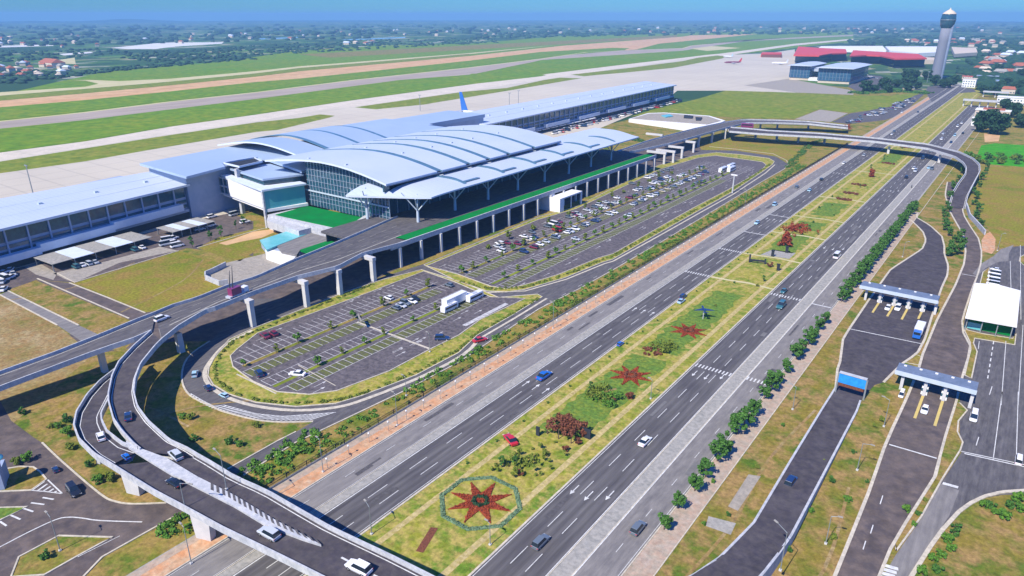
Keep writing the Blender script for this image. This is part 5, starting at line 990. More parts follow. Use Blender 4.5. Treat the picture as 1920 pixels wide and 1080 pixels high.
for i in range(46): 
    t=rr.random(); px=1600+t*95; py=138+t*18+rr.uniform(-5,5); vehicle('sedan',pcol[i%11],G(px-10,py,.1),rr.uniform(0,3),'%s car in the lot right of the blue glass office'%pcol[i%11],group='cars in the office lot',detail=False,scale=1.2)
for i in range(50):
    t=rr.random(); px=1590+t*125; py=230-t*42+rr.uniform(-6,6); vehicle('sedan',pcol[i%11],G(px,py,.1),rr.uniform(0,3),'%s car in the far lot between terrace field and highway'%pcol[i%11],group='cars in the far lot beside the highway',detail=False,scale=1.2)
for i in range(40):
    t=i/40; px=1040+t*240; py=250-t*61+rr.uniform(-1.5,1.5); k=i%5
    vehicle('van',('white','white','red','silver','navy')[k],G(px,py,.1),rr.uniform(0,3),'%s service van along the foot of the far pier'%('white','white','red','silver','navy')[k],group='service vehicles along the far pier',detail=False,scale=1.25)
# ================================================================ aircraft
def plane(loc,rz,label,body='white',tail='blue',s=1.,ft=12.5):
    r=empty('airliner',loc,rz,label,'aircraft'); r.scale=(s,)*3
    mb=MB(); prof=[(-18,.3,4.6),(-15,1.2,4.3),(-9,1.9,3.7),(10,1.95,3.6),(15,1.6,3.5),(18,.7,3.2),(19,.1,3.1)]; n=14
    rows=[[(rad*math.cos(2*math.pi*i/n),y,z+rad*math.sin(2*math.pi*i/n)) for i in range(n+1)] for y,rad,z in prof]; mb.grid(rows,0,True,True); mb.build('fuselage',paint(body),r)
    for sx in (-1,1):
        MB().prism([(sx*1.5,4),(sx*17,-6),(sx*17,-7.5),(sx*1.5,-2.5)],3.0,3.4).build('wing',paint('silver'),r); MB().prism([(sx*.5,-14),(sx*6,-17),(sx*6,-18),(sx*.5,-17)],5,5.25).build('tailplane',paint('silver'),r); MB().tube((sx*6,2.6,2),(sx*6,-1,2),1.0,.8,10).build('engine',paint('silver'),r)
    mb=MB(); mb.add([(-.2,-11.5,5),(-.2,-17,5),(-.2,-18.6,ft),(-.2,-16.6,ft),(.2,-11.5,5),(.2,-17,5),(.2,-18.6,ft),(.2,-16.6,ft)],[(0,1,2,3),(7,6,5,4),(0,3,7,4),(3,2,6,7),(2,1,5,6)]); mb.build('tail_fin',paint(tail),r)
    for x,y in ((0,13),(-2.5,-1),(2.5,-1)): MB().tube((x,y,0),(x,y,2.4),.3,.2,6).build('landing_gear',MT['steel'],r)
    return r
plane(G(1374,120),R(120),'small red and dark airliner standing alone on the open apron','maroon','red',1.0)
plane((-452,557,0),R(-90),'airliner with tall blue fin hidden behind the far pier roof','white','blue',1.55,17)
plane(G(1462,121),R(100),'white airliner beside the purple-fronted building','white','silver',.9)
plane(G(1365,108),R(70),'white airliner at the edge of the taxiway grass','white','sky',.8)
# ================================================================ plants
def leaf_cloud(centres,radii,n_per,size,rs,flat=.75,shell=.55):
    """many small leaf-clump quads scattered through the volume of each clump"""
    C=np.repeat(np.asarray(centres,float),n_per,0); Rr=np.repeat(np.asarray(radii,float),n_per)
    d=rs.normal(size=(len(C),3)); d/=np.linalg.norm(d,axis=1)[:,None]; rad=Rr*(shell+(1-shell)*rs.rand(len(C)))
    P=C+d*rad[:,None]*np.array([1,1,flat]); nrm=d+rs.normal(scale=.6,size=d.shape)+np.array([0,0,.35]); nrm/=np.linalg.norm(nrm,axis=1)[:,None]
    u=np.cross(nrm,rs.normal(size=d.shape)); u/=np.linalg.norm(u,axis=1)[:,None]; v=np.cross(nrm,u)
    s=(size*(.6+.8*rs.rand(len(C))))[:,None]; q=np.stack([P-u*s-v*s*.6,P+u*s-v*s*.6,P+u*s*.7+v*s*.7,P-u*s*.8+v*s*.6],1).reshape(-1,3)
    return q,np.arange(len(q)).reshape(-1,4)
def tree_proto(key,h,r,leafm,seed,clumps=11,n_per=55,size=.3,trunk=.14,crown_lo=.35,narrow=1.):
    def f():
        rs=np.random.RandomState(seed); cs=[];rd=[]; cz=h*(1+crown_lo)/2; hh=h*(1-crown_lo)/2
        for i in range(clumps):
            a=rs.rand()*6.28; t=rs.rand()**.5; z=rs.uniform(-1,1); rr_=r*narrow*.62*t*math.sqrt(max(.1,1-z*z*.6)); rr_*=1.3; cs.append((rr_*math.cos(a),rr_*math.sin(a),cz+z*hh*.75+rs.uniform(-.1,.2)*hh)); rd.append(r*rs.uniform(.2,.46))
        q,fq=leaf_cloud(cs,rd,n_per,size,rs); cm=np_mesh('crown',q,fq,MT[leafm])
        mb=MB().tube((0,0,-.1),(.05*h*.2,0,h*.5),trunk,trunk*.6,7)
        for c in cs[:5]: mb.tube((.01*h,0,h*.38),(c[0]*.8,c[1]*.8,c[2]),trunk*.45,trunk*.15,5)
        return cm,mb.mesh('trunk',MT['trunk'])
    return cached(('tree',key),f)
def plant(key,loc,label,cat='tree',name='tree',group=None,sc=1.,rz=None,sz=None,**k):
    cm,tm=tree_proto(key,**k) if k else ME[('tree',key)]
    r=empty(name,loc,rr.uniform(0,6.28) if rz is None else rz,label,cat,group); r.scale=(sc,sc,sz or sc*rr.uniform(.9,1.12))
    link('crown',cm,r); link('trunk',tm,r); return r
ORD=['first','second','third','fourth','fifth','sixth','seventh','eighth','ninth','tenth','eleventh','twelfth','thirteenth','fourteenth','fifteenth','sixteenth','seventeenth','eighteenth','nineteenth','twentieth']
def ordn(n):
    if n<20: return ORD[n]
    t=['','','twenty','thirty','forty','fifty','sixty','seventy','eighty','ninety'][(n+1)//10]; u=(n+1)%10
    return (t[:-1]+'ieth') if u==0 else t+'-'+ORD[u-1]
for s in range(3): tree_proto('st%d'%s,4.6,1.9,'leafA',20+s,clumps=19,n_per=55,size=.2,crown_lo=.2)
for s in range(2): tree_proto('lot%d'%s,3.6,1.35,('leafB','leafC')[s],30+s,clumps=13,n_per=42,size=.19,crown_lo=.25)
for s in range(3): tree_proto('bush%d'%s,1.7,1.3,('leafB','leafC','leafA')[s],40+s,clumps=12,n_per=42,size=.15,crown_lo=.03)
for s in range(2): tree_proto('col%d'%s,4.8,1.0,'leafA',50+s,clumps=10,n_per=50,size=.24,crown_lo=.2)
for s in range(2): tree_proto('big%d'%s,12,7.5,'leafD',60+s,clumps=26,n_per=110,size=.7,trunk=.5,crown_lo=.12)
tree_proto('redb',1.5,1.3,'maroon',70,clumps=8,n_per=45,size=.2,crown_lo=.02)
# street trees along the sidewalk
ys=[112,120,127.8,134,141.7,146,156,160,167,177.4,183,187.7,197.3,207.5,212,220.2,226,233.7,240,265.5,270,276,283.4]
y=288
while y<432: ys.append(y); y+=rr.uniform(4.2,5.4)
for i,y in enumerate(ys): plant('st%d'%(i%3),(-43.9+rr.uniform(-.3,.3),y,.05),'round street tree on the sidewalk, %s counted from the camera end'%ordn(i),group='street trees along the sidewalk',sc=rr.uniform(.95,1.35) if y>125 else .85)
# lot trees
n=0
for LT,xa,ya,yb in ((L1,-177,98,190),(L1,-159,112,190),(L2,-177,200,470),(L2,-159,206,450)):
    y=ya+4; n=0; nm='olive' if xa<-170 else 'greener'; lot='near' if LT is L1 else 'far'
    while y<yb:
        if inside(LT,xa,y): plant('lot%d'%(n%2),(xa-.9+rr.uniform(-.4,.4),y,.1),'small tree in the %s strip of the %s car park, %s from its near end'%(nm,lot,ordn(n)),group='small trees in the car park strips',sc=rr.uniform(.7,1.15)); n+=1
        y+=rr.uniform(8,15) if LT is L1 else rr.uniform(7,11)
y=236; n=0
while y<450:
    plant('lot1' if n%2 else 'bush1',(-189.3+rr.uniform(-.6,.6),y,.1),'bushy olive tree between the first two parked rows, %s from the near end'%ordn(n),group='bushy trees among the parked rows',sc=rr.uniform(1.0,1.6)); n+=1; y+=rr.uniform(13,20)
for i,(a,b,s) in enumerate(((361,462,1.1),(395,450,1.),(415,443,1.2),(443,428,.9),(457,420,.9),(397,447,.8))): plant('col%d'%(i%2),G(a,b+2),'slim dark tree beside the clay bed near the smaller carport, %s from the left'%ordn([0,1,3,4,5,2][i]),group='slim trees beside the clay bed',sc=s*1.1)
# big trees on the right edge
for a,b,s,l in ((1842,248,1.35,'left half of the huge dark tree beside the courtyard house'),(1870,252,1.5,'right half of the huge dark tree in front of the courtyard house'),(1857,240,1.3,'dark tree crown behind the huge tree at the courtyard house'),(1898,221,1.3,'rounded dark tree below the long white building'),(1912,240,1.0,'dark tree at the right edge above the rice field'),(1885,205,.9,'dark tree between white building and courtyard house')): plant('big%d'%(int(a)%2),G(a,b),l,sc=s)
fl=[(1750,160),(1765,164),(1778,165),(1790,160),(1735,150),(1715,148),(1700,150),(1840,175),(1862,180),(1876,168),(1890,160),(1905,172),(1914,165),(1700,165),(1720,168),(1680,163),(1655,170),(1640,172),(1622,172),(1663,174),(1700,172),(1850,140),(1870,138),(1895,140),(1912,146)]
for i,(a,b) in enumerate(fl): plant('big%d'%(i%2),G(a,b+rr.uniform(-1,1)),'dark tree in the belt around the control tower foot and road bend',group='dark trees around the control tower',sc=rr.uniform(.8,1.4))
# trees between roads on the right
for i,(a,b) in enumerate(((1770,420),(1772,410),(1768,398),(1775,430),(1780,440),(1790,452),(1783,462),(1788,470),(1780,478),(1796,475),(1803,462),(1800,445),(1775,385),(1780,372),(1787,352),(1796,335),(1803,322),(1778,395))): plant('st%d'%(i%3),G(a,b+3),'dark green tree between the toll road and the flyover descent',group='trees between the toll road and the flyover descent',sc=rr.uniform(.8,1.2))
for i,(a,b) in enumerate(((1835,395),(1829,408),(1826,382),(1830,370),(1824,360),(1836,348),(1842,335),(1848,322),(1838,420),(1850,312))): plant('st%d'%(i%3),G(a,b+3),'tree along the field edge outside the flyover bend',group='trees along the field edge outside the flyover bend',sc=rr.uniform(.8,1.2))
for i in range(26):
    t=rr.random(); plant('bush%d'%(i%3),G(1800+t*120+rr.uniform(-8,8),300+rr.uniform(-4,8)),'leafy bush at the near edge of the bright rice field',group='bushes at the edge of the rice field',name='bush',cat='bush',sc=rr.uniform(1.5,2.8))
for i,(a,b) in enumerate(((1855,948),(1868,960),(1880,968),(1893,948),(1912,955),(1845,930+18),(1793,990),(1775,1012),(1782,1028),(1790,1000),(1750,1048),(1762,1040),(1755,1068),(1905,935),(1730,1075))): plant('bush%d'%(0 if i%3 else 2),G(a,b+4),'round bush on the dry grass at the lower right, %s of the group'%ordn(i),group='round bushes at the lower right',name='bush',cat='bush',sc=rr.uniform(.9,1.3))
for i,(a,b) in enumerate(((1468,800),(1420,878),(1366,968),(1336,905),(1545,868),(1560,905),(1588,940),(1640,800),(1600,850),(1520,960),(1560,1010),(1480,985+50),(1320,985),(1655,790),(1625,905),(1700,960),(1735,940),(1720,965),(1712,985))): plant('bush%d'%(i%3),G(a,b),'low scrubby bush on the rough verge between the ramps, lower right',group='scrub between the lower right ramps',name='bush',cat='bush',sc=rr.uniform(.5,.9))
for i,(a,b) in enumerate(((342,783),(357,783),(363,825),(108,800),(95,800),(128,790),(130,815),(135,840),(168,873),(185,905),(205,900),(43,775),(52,862),(30,870),(85,1045),(448,835),(480,800),(430,830))): plant('bush%d'%(i%3),G(a,b+2),'scattered bush on the dry ground around the ramp curves',group='bushes around the ramp curves',name='bush',cat='bush',sc=rr.uniform(.8,1.5))
for i in range(60):
    y=rr.choice([rr.uniform(100,135),rr.uniform(148,176),rr.uniform(225,300),rr.uniform(320,700)]); x=rr.uniform(-87,-74)
    if any(abs(x+80)<9 and abs(y-c)<11 for c in (96,167,207,246)): continue
    red=rr.random()<.2; plant('redb' if red else ('bush%d'%(i%3) if i%3 else 'col0'),(x,y,.05),('maroon' if red else 'green')+' shrub planted on the highway median lawn',group='shrubs on the median lawn',name='shrub',cat='shrub',sc=rr.uniform(.35,.8) if not red else rr.uniform(.7,1.3))
for i in range(26):
    y=105+i*11.5; plant('bush2',(-91.3,y,.05),'tiny clipped shrub on the median edge next to the left carriageway',group='tiny clipped shrubs at the median edge',name='shrub',cat='shrub',sc=.38)
# hedges (dense belts nobody could count)
def belt(name,label,pts,n,wd,hh,leafm,rs,size=.26,r=(.5,1.1),zb=0.):
    P=resamp([Vector((p[0],p[1],0)) for p in pts],60); cs=[];rd=[]
    for i in range(n):
        t=rs.rand()*58.9; j=int(t); a=P[j].lerp(P[j+1],t-j); d=(P[j+1]-P[j]).normalized(); q=a+Vector((-d.y,d.x,0))*rs.uniform(-wd/2,wd/2); rad=rs.uniform(*r)
        if rs.rand()<.12: continue
        cs.append((q.x,q.y,zb+rad*.5*hh)); rd.append(rad)
    q,fq=leaf_cloud(cs,rd,34,size,rs,flat=hh)
    return link(name,np_mesh(name,q,fq,MT[leafm]),label=label,cat='hedge',kind='stuff')
rs=np.random.RandomState(3)
belt('hedge','bushy green hedge between the loop road and the clay footpath',[(-125.5,68),(-126.5,150),(-127,300),(-127,520)],520,5.,.8,'leafB',rs)
belt('hedge','darker olive undergrowth along the same verge by the fence',[(-123.,68),(-123,560)],260,3.,.7,'leafC',rs,r=(.35,.8))
belt('hedge','bright tall weeds beside the branch road under the highway bridge',[tuple(G(300,1010))[:2],tuple(G(470,890))[:2],tuple(G(600,810))[:2]],170,7,.8,'leafB',rs)
belt('hedge','low clipped hedge around the rounded end of the near car park',[tuple(G(a,b))[:2] for a,b in mp((I,[(700,533),(620,565),(560,588),(478,622),(436,640),(412,668),(402,688),(405,712),(440,738),(485,752),(555,758),(628,752),(685,738),(780,698),(860,656),(893,625),(955,592),(1010,560)]))],420,.9,.8,'leafC',rs,size=.2,r=(.35,.6))
belt('hedge','low clipped hedge along the outer edge of the far car park',[tuple(G(a,b))[:2] for a,b in [(860,527),(915,543),(985,539),(1055,518),(1125,489),(1145,483),(1238,431),(1300,396),(1368,359),(1428,320),(1444,308)]],420,1.5,.8,'leafC',rs,size=.22,r=(.35,.75))
belt('hedge','dark shrub belt along the bend at the far end of the car park',[tuple(G(a,b))[:2] for a,b in [(1480,315),(1490,300),(1500,290),(1520,270),(1545,262)]],150,5,.8,'leafA',rs,r=(.7,1.5))
belt('hedge','green scrub bank between terrace field and the office lot',[tuple(G(a,b))[:2] for a,b in [(1600,176),(1650,172),(1700,172),(1745,176)]],220,26,.6,'leafA',rs,size=.7,r=(1.5,3.4))
belt('hedge','scrub in the garden below the terminal exit viaduct',[tuple(G(a,b))[:2] for a,b in [(1150,262),(1190,262),(1230,272)]],60,10,.8,'leafA',rs,size=.4,r=(.8,1.8))
# flower stars
def star(x,y,R1,R2,m,label,hgt=.5,centre='maroon',rot=.2):
    r=empty('flower_bed',(x,y,.06),rot,label,'flower bed'); rs=np.random.RandomState(int(y)); cs=[];rd=[]
    P=[]
    for k in range(16):
        a=2*math.pi*k/16; q=R1 if k%2==0 else R2; P.append((q*math.cos(a),q*math.sin(a)))
    MB().prism(P,0,.22).build('star_soil',MT[m],r)
    for i in range(520):
        k=rs.randint(8)*2; a=Vector(P[k]); b=Vector(P[k-1]); c=Vector(P[(k+1)%16]); u,v=rs.rand(2); 
        if u+v>1: u,v=1-u,1-v
        bc=(b if rs.rand()<.5 else c); p=a*u+bc*v; p=p*rs.uniform(.85,1); cs.append((p.x,p.y,.2)); rd.append(.28)
    q,fq=leaf_cloud(cs,rd,9,.16,rs,flat=.9); link('star_planting',np_mesh('star_planting',q,fq,MT[m]),r)
    cs=[(1.5*math.cos(t),1.5*math.sin(t),.5) for t in np.arange(0,6.2,.45)]; q,fq=leaf_cloud(cs,[.6]*len(cs),26,.2,rs); link('centre_planting',np_mesh('centre_planting',q,fq,MT[centre]),r)
    return r
r=star(-80,96,7.4,2.9,'red','largest red eight-pointed star flower bed inside the octagonal grey-green hedge',centre='leafD')
o=[]; 
for k in range(8):
    if k in (0,): pass
    a=2*math.pi*(k+.5)/8; o.append((9.0*math.cos(a),9.0*math.sin(a)))
mb=MB(); wall_strip(mb,[(p[0]-80,p[1]+96) for p in o],1.3,0,.55,True)
hr=empty('octagonal_hedge',(-80,96,0),0,'octagonal clipped grey-green hedge ringing the largest red star','hedge'); mb2=MB(); wall_strip(mb2,o,1.0,0,.2,True); mb2.build('hedge_base',MT['hedgeteal'],hr)
cs=[]
for k in range(8):
    a=Vector(o[k]); b=Vector(o[(k+1)%8])
    for t in np.arange(0,1,.06): q=a.lerp(b,t); cs.append((q.x,q.y,.2))
q,fq=leaf_cloud(cs,[.6]*len(cs),20,.17,rs,flat=.3); link('hedge_foliage',np_mesh('hedge_foliage',q,fq,MT['hedgeteal']),hr)
star(-80.3,167.2,6.6,2.5,'red','second red star flower bed, beyond the rusty bower',.5,'maroon',.1); star(-79.2,207,6.4,2.6,'red','third red star flower bed, above the small red hedge patch',.5,'maroon',0)
def clump(name,x,y,pts,rad,m,label,cat='shrub',n=30,size=.24,extra=None,flat=.9):
    r=empty(name,(x,y,.05),0,label,cat); rs=np.random.RandomState(int(x*7+y*3)%9999); q,fq=leaf_cloud(pts,rad,n,size,rs,flat=flat); link('foliage',np_mesh('foliage',q,fq,MT[m]),r)
    if extra: extra(r)
    return r
def legs(h,pos,m='trunk'):
    def f(r):
        for x,y in pos: MB().tube((x,y,0),(x,y,h),.14,.12,6).build('post',MT[m],r)
    return f
rp=random.Random(2)
clump('bower',-79.5,130,[(rp.uniform(-4,4),rp.uniform(-3.5,3.5),2.6+rp.uniform(-.3,.5)) for _ in range(46)],[.9]*46,'maroon','rusty brown bower of vines on posts with two dark panels on the median','bower',34,.25,
 lambda r:(legs(2.8,[(-3.6,-3),(3.6,-3),(-3.6,3),(3.6,3),(0,-3.2)])(r),MB().box(4.0,1.2,0,6.6,1.6,2.7).build('panel',MT['dark'],r),MB().box(-5.6,-5.2,0,-4.6,-4.9,2.6).build('panel',MT['dark'],r)))
for i,(x,y,n_,rd_,m,l) in enumerate(((-82,152,26,1.2,'leafC','olive and rust coloured shrub mound below the second star'),(-79,151,16,1.0,'leafB','greener shrub mound beside the olive one below the second star'),(-80.5,190,24,1.1,'leafC','mound of tall olive shrubs between the second and third stars'),(-82,186,18,.55,'maroon','flat maroon hedge patch at the foot of the olive shrubs'))):
    clump('shrub_mound',x,y,[(rp.uniform(-3.2,3.2),rp.uniform(-3.5,3.5),rp.uniform(.3,1.8 if i!=3 else .5)) for _ in range(n_)],[rd_]*n_,m,l)
for (x,y,l) in ((-82,111,'loose group of young green saplings in front of the red car'),(-78,116,'loose group of young green saplings near the bower')):
    clump('saplings',x,y,[(rp.uniform(-4,4),rp.uniform(-5,5),rp.uniform(.2,1.9)) for _ in range(26)],[.5]*26,'leafC',l,n=30,size=.2)
clump('shrub_cone',-81,322,[(math.cos(i)*2.6*(1-i/40),math.sin(i*1.7)*2.6*(1-i/40),.5+i*.17) for i in range(36)],[1.0]*36,'red','tall red cone of climbing foliage on the median',n=40,size=.26)
clump('shrub_spread',-83,352,[(rp.gauss(0,3.6),rp.gauss(0,4.5),rp.uniform(.4,2.2)) for _ in range(40)],[1.1]*40,'red','sprawling red foliage figure beyond the red cone',n=34,size=.26)
for i,(x,y,l) in enumerate(((-80,430,'dark red hedge patch on the median before the flyover'),(-80,448,'second dark red hedge patch nearer the flyover'),(-81,475,'dark red mound just before the flyover'),(-79,560,'dark red hedge patch beyond the flyover'),(-80,640,'farthest dark red hedge patch on the median'))):
    clump('hedge_patch',x,y,[(rp.uniform(-4,4),rp.uniform(-1.6,1.6),.4) for _ in range(24)],[.75]*24,'maroon',l)
clump('red_sculpture',-79.5,505,[(math.cos(i)*1.0,math.sin(i*1.7)*1.0,.5+i*.2) for i in range(24)],[.9]*24,'red','tall red foliage column right under the flyover'); g=G(1587,246); clump('red_tree',g.x,g.y,[(rp.gauss(0,1.8),rp.gauss(0,1.8),2+rp.uniform(0,4)) for _ in range(22)],[1.6]*22,'red','red leafed tree beside the footpath behind the flyover','tree',extra=legs(3,[(0,0)]))
# dark frames and the aeroplane sculpture
def frame(x,y,rz,label,L=6.,h=3.2,bars=((0,),)):
    r=empty('dark_sculpture',(x,y,.05),rz,label,'sculpture'); MB().box(-L/2,-.35,0,-L/2+.7,.35,h).build('post',MT['dark'],r); MB().box(L/2-.6,-.35,0,L/2,.35,h*.62).build('post',MT['dark'],r); MB().box(-L/2+.7,-.3,.8,L/2-.6,.3,1.5).build('beam',MT['dark'],r); return r
frame(-83.5,290,.3,'dark low frame with one tall post at the near edge of the small plaza',7,3.6)
for x,y,l in ((-81,303,'narrow dark pillar at the centre of the small plaza'),(-77.5,312,'thin dark pillar at the far edge of the small plaza'),(-73.4,286,'dark pillar at the right corner of the small plaza')): 
    r=empty('pillar',(x,y,.05),.2,l,'pillar'); MB().box(-.6,-.4,0,.6,.4,2.6).build('shaft',MT['dark'],r); MB().box(-.75,-.5,2.6,.75,.5,2.9).build('cap',MT['dark'],r)
g=G(1318,598); r=empty('aircraft_sculpture',g,.6,'dark model aeroplane on a white pole above the third red star','sculpture'); MB().tube((0,0,0),(0,0,3.2),.18,.15,8).build('pole',MT['bridge'],r)
mb=MB().tube((0,-2.6,3.4),(0,2.6,3.7),.25,.4,8).build('fuselage',paint('navy'),r); MB().prism([(-3.6,-.6),(3.6,-.6),(.6,1.2),(-.6,1.2)],3.45,3.6).build('wing',paint('navy'),r); MB().prism([(-1.2,-2.7),(1.2,-2.7),(.2,-2),(-.2,-2)],3.5,3.6).build('tailplane',paint('navy'),r); MB().box(-.06,-2.7,3.5,.06,-1.8,4.6).build('tail_fin',paint('navy'),r)
area('flower_soil','maroon',4,[(-83.3,83.6),(-81.8,84.3),(-79.4,77.2),(-80.9,76.6)],True)
area('vegetable_bed','pav',4.5,mp((Z10,[(255,690),(370,510),(440,520),(310,715)]))); area('stacked_slabs','strip',4.5,mp((Z10,[(145,745),(300,785),(270,850),(130,800)])))
# ---------------------------------------------------------------- lamp posts, garden lamps, fence
def street_lamp(px,py,h,label,arm=(1.8,0),group=None,z=0.,m='steel',double=False):
    g=G(px,py,z); r=empty('street_lamp',g,0,label,'street lamp',group); k=('lamp',h,arm,m,double)
    def f():
        mb=MB().tube((0,0,0),(0,0,h),.11,.06,7); 
        for s in ((1,-1) if double else (1,)): mb.tube((0,0,h-.1),(s*arm[0],s*arm[1],h+.35),.07,.05,6)
        hd_=MB(); 
        for s in ((1,-1) if double else (1,)): hd_.obox((s*arm[0]*1.12,s*arm[1]*1.12),arm,.9,.32,h+.28,h+.45)
        return mb.mesh('mast',MT[m]),hd_.mesh('lamp_head',MT['strip']),MB().obox((0,0),(1,0),.5,.5,0,.35).mesh('footing',MT['pier'])
    a,b,c=cached(k,f); link('mast',a,r); link('lamp_head',b,r); link('footing',c,r); return r
for x,y,h,l,arm in ((697,1002,7,'street lamp at the median kerb just past the highway bridge',(-1.6,.5)),(919,1022,5.5,'thin lamp pole standing in front of the largest red star',(-.8,0)),(1220,748,6,'lamp pole between the second red star and the right carriageway',(-.8,0)),(1037,616,9.5,'tall lamp mast at the clay footpath below the car park fork',(-1,0)),(1397,384,8.5,'green lamp mast in the verge near the far car park',(-1,0)),(762,742,6,'lamp mast at the hedge opposite the near car park lawn',(-1.,0)),(745,798,9.5,'brown banner lamp post on the footpath beside the hedge',(-.8,0)),(606,885,9.0,'banner lamp post on the clay footpath near the bridge',(-.8,0)),(113,1033,8.5,'pale lamp post on the grass island at the lower left corner',(-1.4,0)),(359,1057,9,'banner lamp post under the highway bridge',(-.9,0)),(806,660,6.5,'lamp mast on the loop road kerb by the walkway',(-.8,0)),
  (1607,882,7.5,'lamp with bent arm on the verge right of the walled ramp',(1.8,0)),(1548,1020,7,'lamp lowest on the rough verge at the bottom of the picture',(1.4,.3)),(1657,800,8,'lamp on the grass between the toll roads',(-1.4,.2)),(1486,768,7,'lamp on the sidewalk verge near the top of the walled ramp',(-1.4,.2)),(1692,482,7,'lamp in the grass triangle beside the upper toll road',(1,.3)),(1870,470,8,'lamp on the green field behind the inspection road',(1,.3)),): street_lamp(x,y,h,l,arm)
street_lamp(425,918,8.5,'lamp post rising from the inner roadway edge of the highway bridge',(-2.2,.2),z=8); street_lamp(1463,1070,9,'bent-arm lamp on the right wall of the walled ramp',(-2.2,1.2),z=2.5); street_lamp(347,952,6,'short lamp on the outer parapet of the highway bridge',(2.2,.8),z=8)
r=empty('floodlight_mast',G(1373,362),0,'thick white floodlight mast at the kerb of the far car park','floodlight'); MB().tube((0,0,0),(0,0,11),.5,.38,10).build('mast',MT['bridge'],r); MB().box(-1.9,-.3,10.6,1.9,.3,11.3).build('lamp_rack',MT['wallwhite'],r)
for x,y,l in ((62,363,'apron floodlight mast behind the near pier'),(788,208,'thin apron mast behind the hall roofs'),(955,203,'apron mast rising behind the far pier'),(972,198,'second apron mast rising behind the far pier'),(1738,155,'white mast left of the control tower')):
    r=empty('floodlight_mast',G(x,y),0,l,'floodlight'); MB().tube((0,0,0),(0,0,17),.35,.25,8).build('mast',MT['steel'],r); MB().box(-1.8,-.3,16.6,1.8,.3,17.2).build('lamp_rack',MT['steel'],r)
# garden lamps on the footpath
gm=MB().tube((0,0,0),(0,0,2.5),.07,.05,6).mesh('post',MT['steel']); gh=MB().lathe([(.08,2.45),(.26,2.55),(.24,2.8),(.05,2.95)],n=8).mesh('lamp_head',MT['wallwhite'])
for i,y in enumerate(np.arange(84,560,6.6)):
    r=empty('garden_lamp',(-116.8,y,.05),0,'short garden lamp on the clay footpath, %s from the camera'%ordn(i),'garden lamp','garden lamps along the clay footpath'); link('post',gm,r); link('lamp_head',gh,r)
# bench-like low wall and fence
fr=empty('fence',(-121,70,0),0,'long dark railing fence between hedge and clay footpath','fence')
MB().box(-.18,0,0,.18,560,.45).build('plinth',MT['strip'],fr)
for z in (1.05,1.75): MB().box(-.04,0,z,.04,560,z+.09).build('rail',MT['dark'],fr)
pm=MB().box(-.07,-.07,.4,.07,.07,1.95).mesh('fence_post',MT['dark'])
for i in range(98): link('fence_post',pm,fr,(0,i*5.7,0))
pk=[]
mb=MB()
for i in range(1800): mb.box(-.02,i*.31,.45,.02,i*.31+.05,1.8)
o=mb.build('pickets',MT['dark'],fr); o['kind']='stuff'
# net banner standing in the near car park
g=G(672,590); r=empty('banner',G(673,607,.1),-.55,'small checked banner on a pole in the near car park','banner'); MB().tube((0,0,0),(0,0,5.5),.08,.06,6).build('pole',MT['steel'],r); MB().box(.1,-.03,2.6,5.6,.03,4.1).build('cloth',MT['strip'],r)
# ================================================================ distance: villages, woods, hills
ICO=None
def ico():
    b=bmesh.new(); bmesh.ops.create_icosphere(b,subdivisions=1,radius=1); v=np.array([p.co[:] for p in b.verts]); f=np.array([[q.index for q in p.verts] for p in b.faces]); b.free(); return v,f
IV,IF=ico()
def wood(name,label,pts,rad,m,rs,flat=.45):
    n=len(pts); V=IV[None]*(1+rs.normal(scale=.22,size=(n,len(IV),1)))*np.asarray(rad)[:,None,None]*np.array([1,1,flat]); V=V+np.asarray(pts)[:,None,:]
    Fq=(IF[None]+(np.arange(n)*len(IV))[:,None,None]).reshape(-1,3); return link(name,np_mesh(name,V.reshape(-1,3),Fq,MT[m]),label=label,cat='woodland',kind='stuff')
rs=np.random.RandomState(9)
def scatter(poly,n,rmin,rmax):
    xs=[p[0] for p in poly]; ys_=[p[1] for p in poly]; out=[];rd=[]
    W=[(p.x,p.y) for p in gp(poly)]
    t=0
    while len(out)<n and t<n*40:
        t+=1; a=rs.uniform(min(xs),max(xs)); b=rs.uniform(min(ys_),max(ys_))
        if not inside(poly,a,b): continue
        g=G(a,b); q=rs.uniform(rmin,rmax); out.append((g.x,g.y,q*.2)); rd.append(q)
    return out,rd
for label,poly,n,r0,r1 in (('dark wooded belt beyond the perimeter road',[(380,113),(480,104),(560,101),(640,96),(700,92),(860,84),(940,80),(940,72),(800,72),(640,76),(500,84),(380,92),(250,98),(210,108),(300,118)],620,4,8),
  ('thin tree line at the meadow edge',[(280,128),(400,118),(480,112),(470,108),(380,114),(250,124),(150,135),(160,140)],140,4,7),
  ('trees around the village at the left edge',[(-60,158),(45,156),(60,150),(150,146),(160,138),(60,132),(0,138),(-60,135)],150,5,9),
  ('woods in the left middle distance',[(0,118),(150,108),(250,100),(200,92),(0,96),(-100,100),(-100,120)],170,5,9),
  ('distant woods in long bands',[(-150,92),(700,72),(700,62),(300,64),(-150,74)],260,9,17),
  ('distant woods right of centre',[(880,74),(1280,66),(1700,64),(1700,58),(1280,58),(900,62)],300,9,17),
  ('far woods fading into haze',[(-200,70),(1980,60),(1980,46),(-200,48)],420,14,30),
  ('dark wood right of the control tower',[(1790,150),(1830,152),(1845,170),(1930,178),(1990,170),(1990,84),(1840,84),(1700,76),(1640,70),(1600,82),(1640,88),(1770,84),(1835,88),(1835,110),(1800,130)],760,8,14),
  ('band of trees behind the white hangars',[(1600,84),(1760,86),(1990,88),(1990,70),(1700,66),(1580,76)],260,8,15)):
    P,rd=scatter(poly,n,r0,r1); wood('woodland',label,P,rd,'leafD',rs)
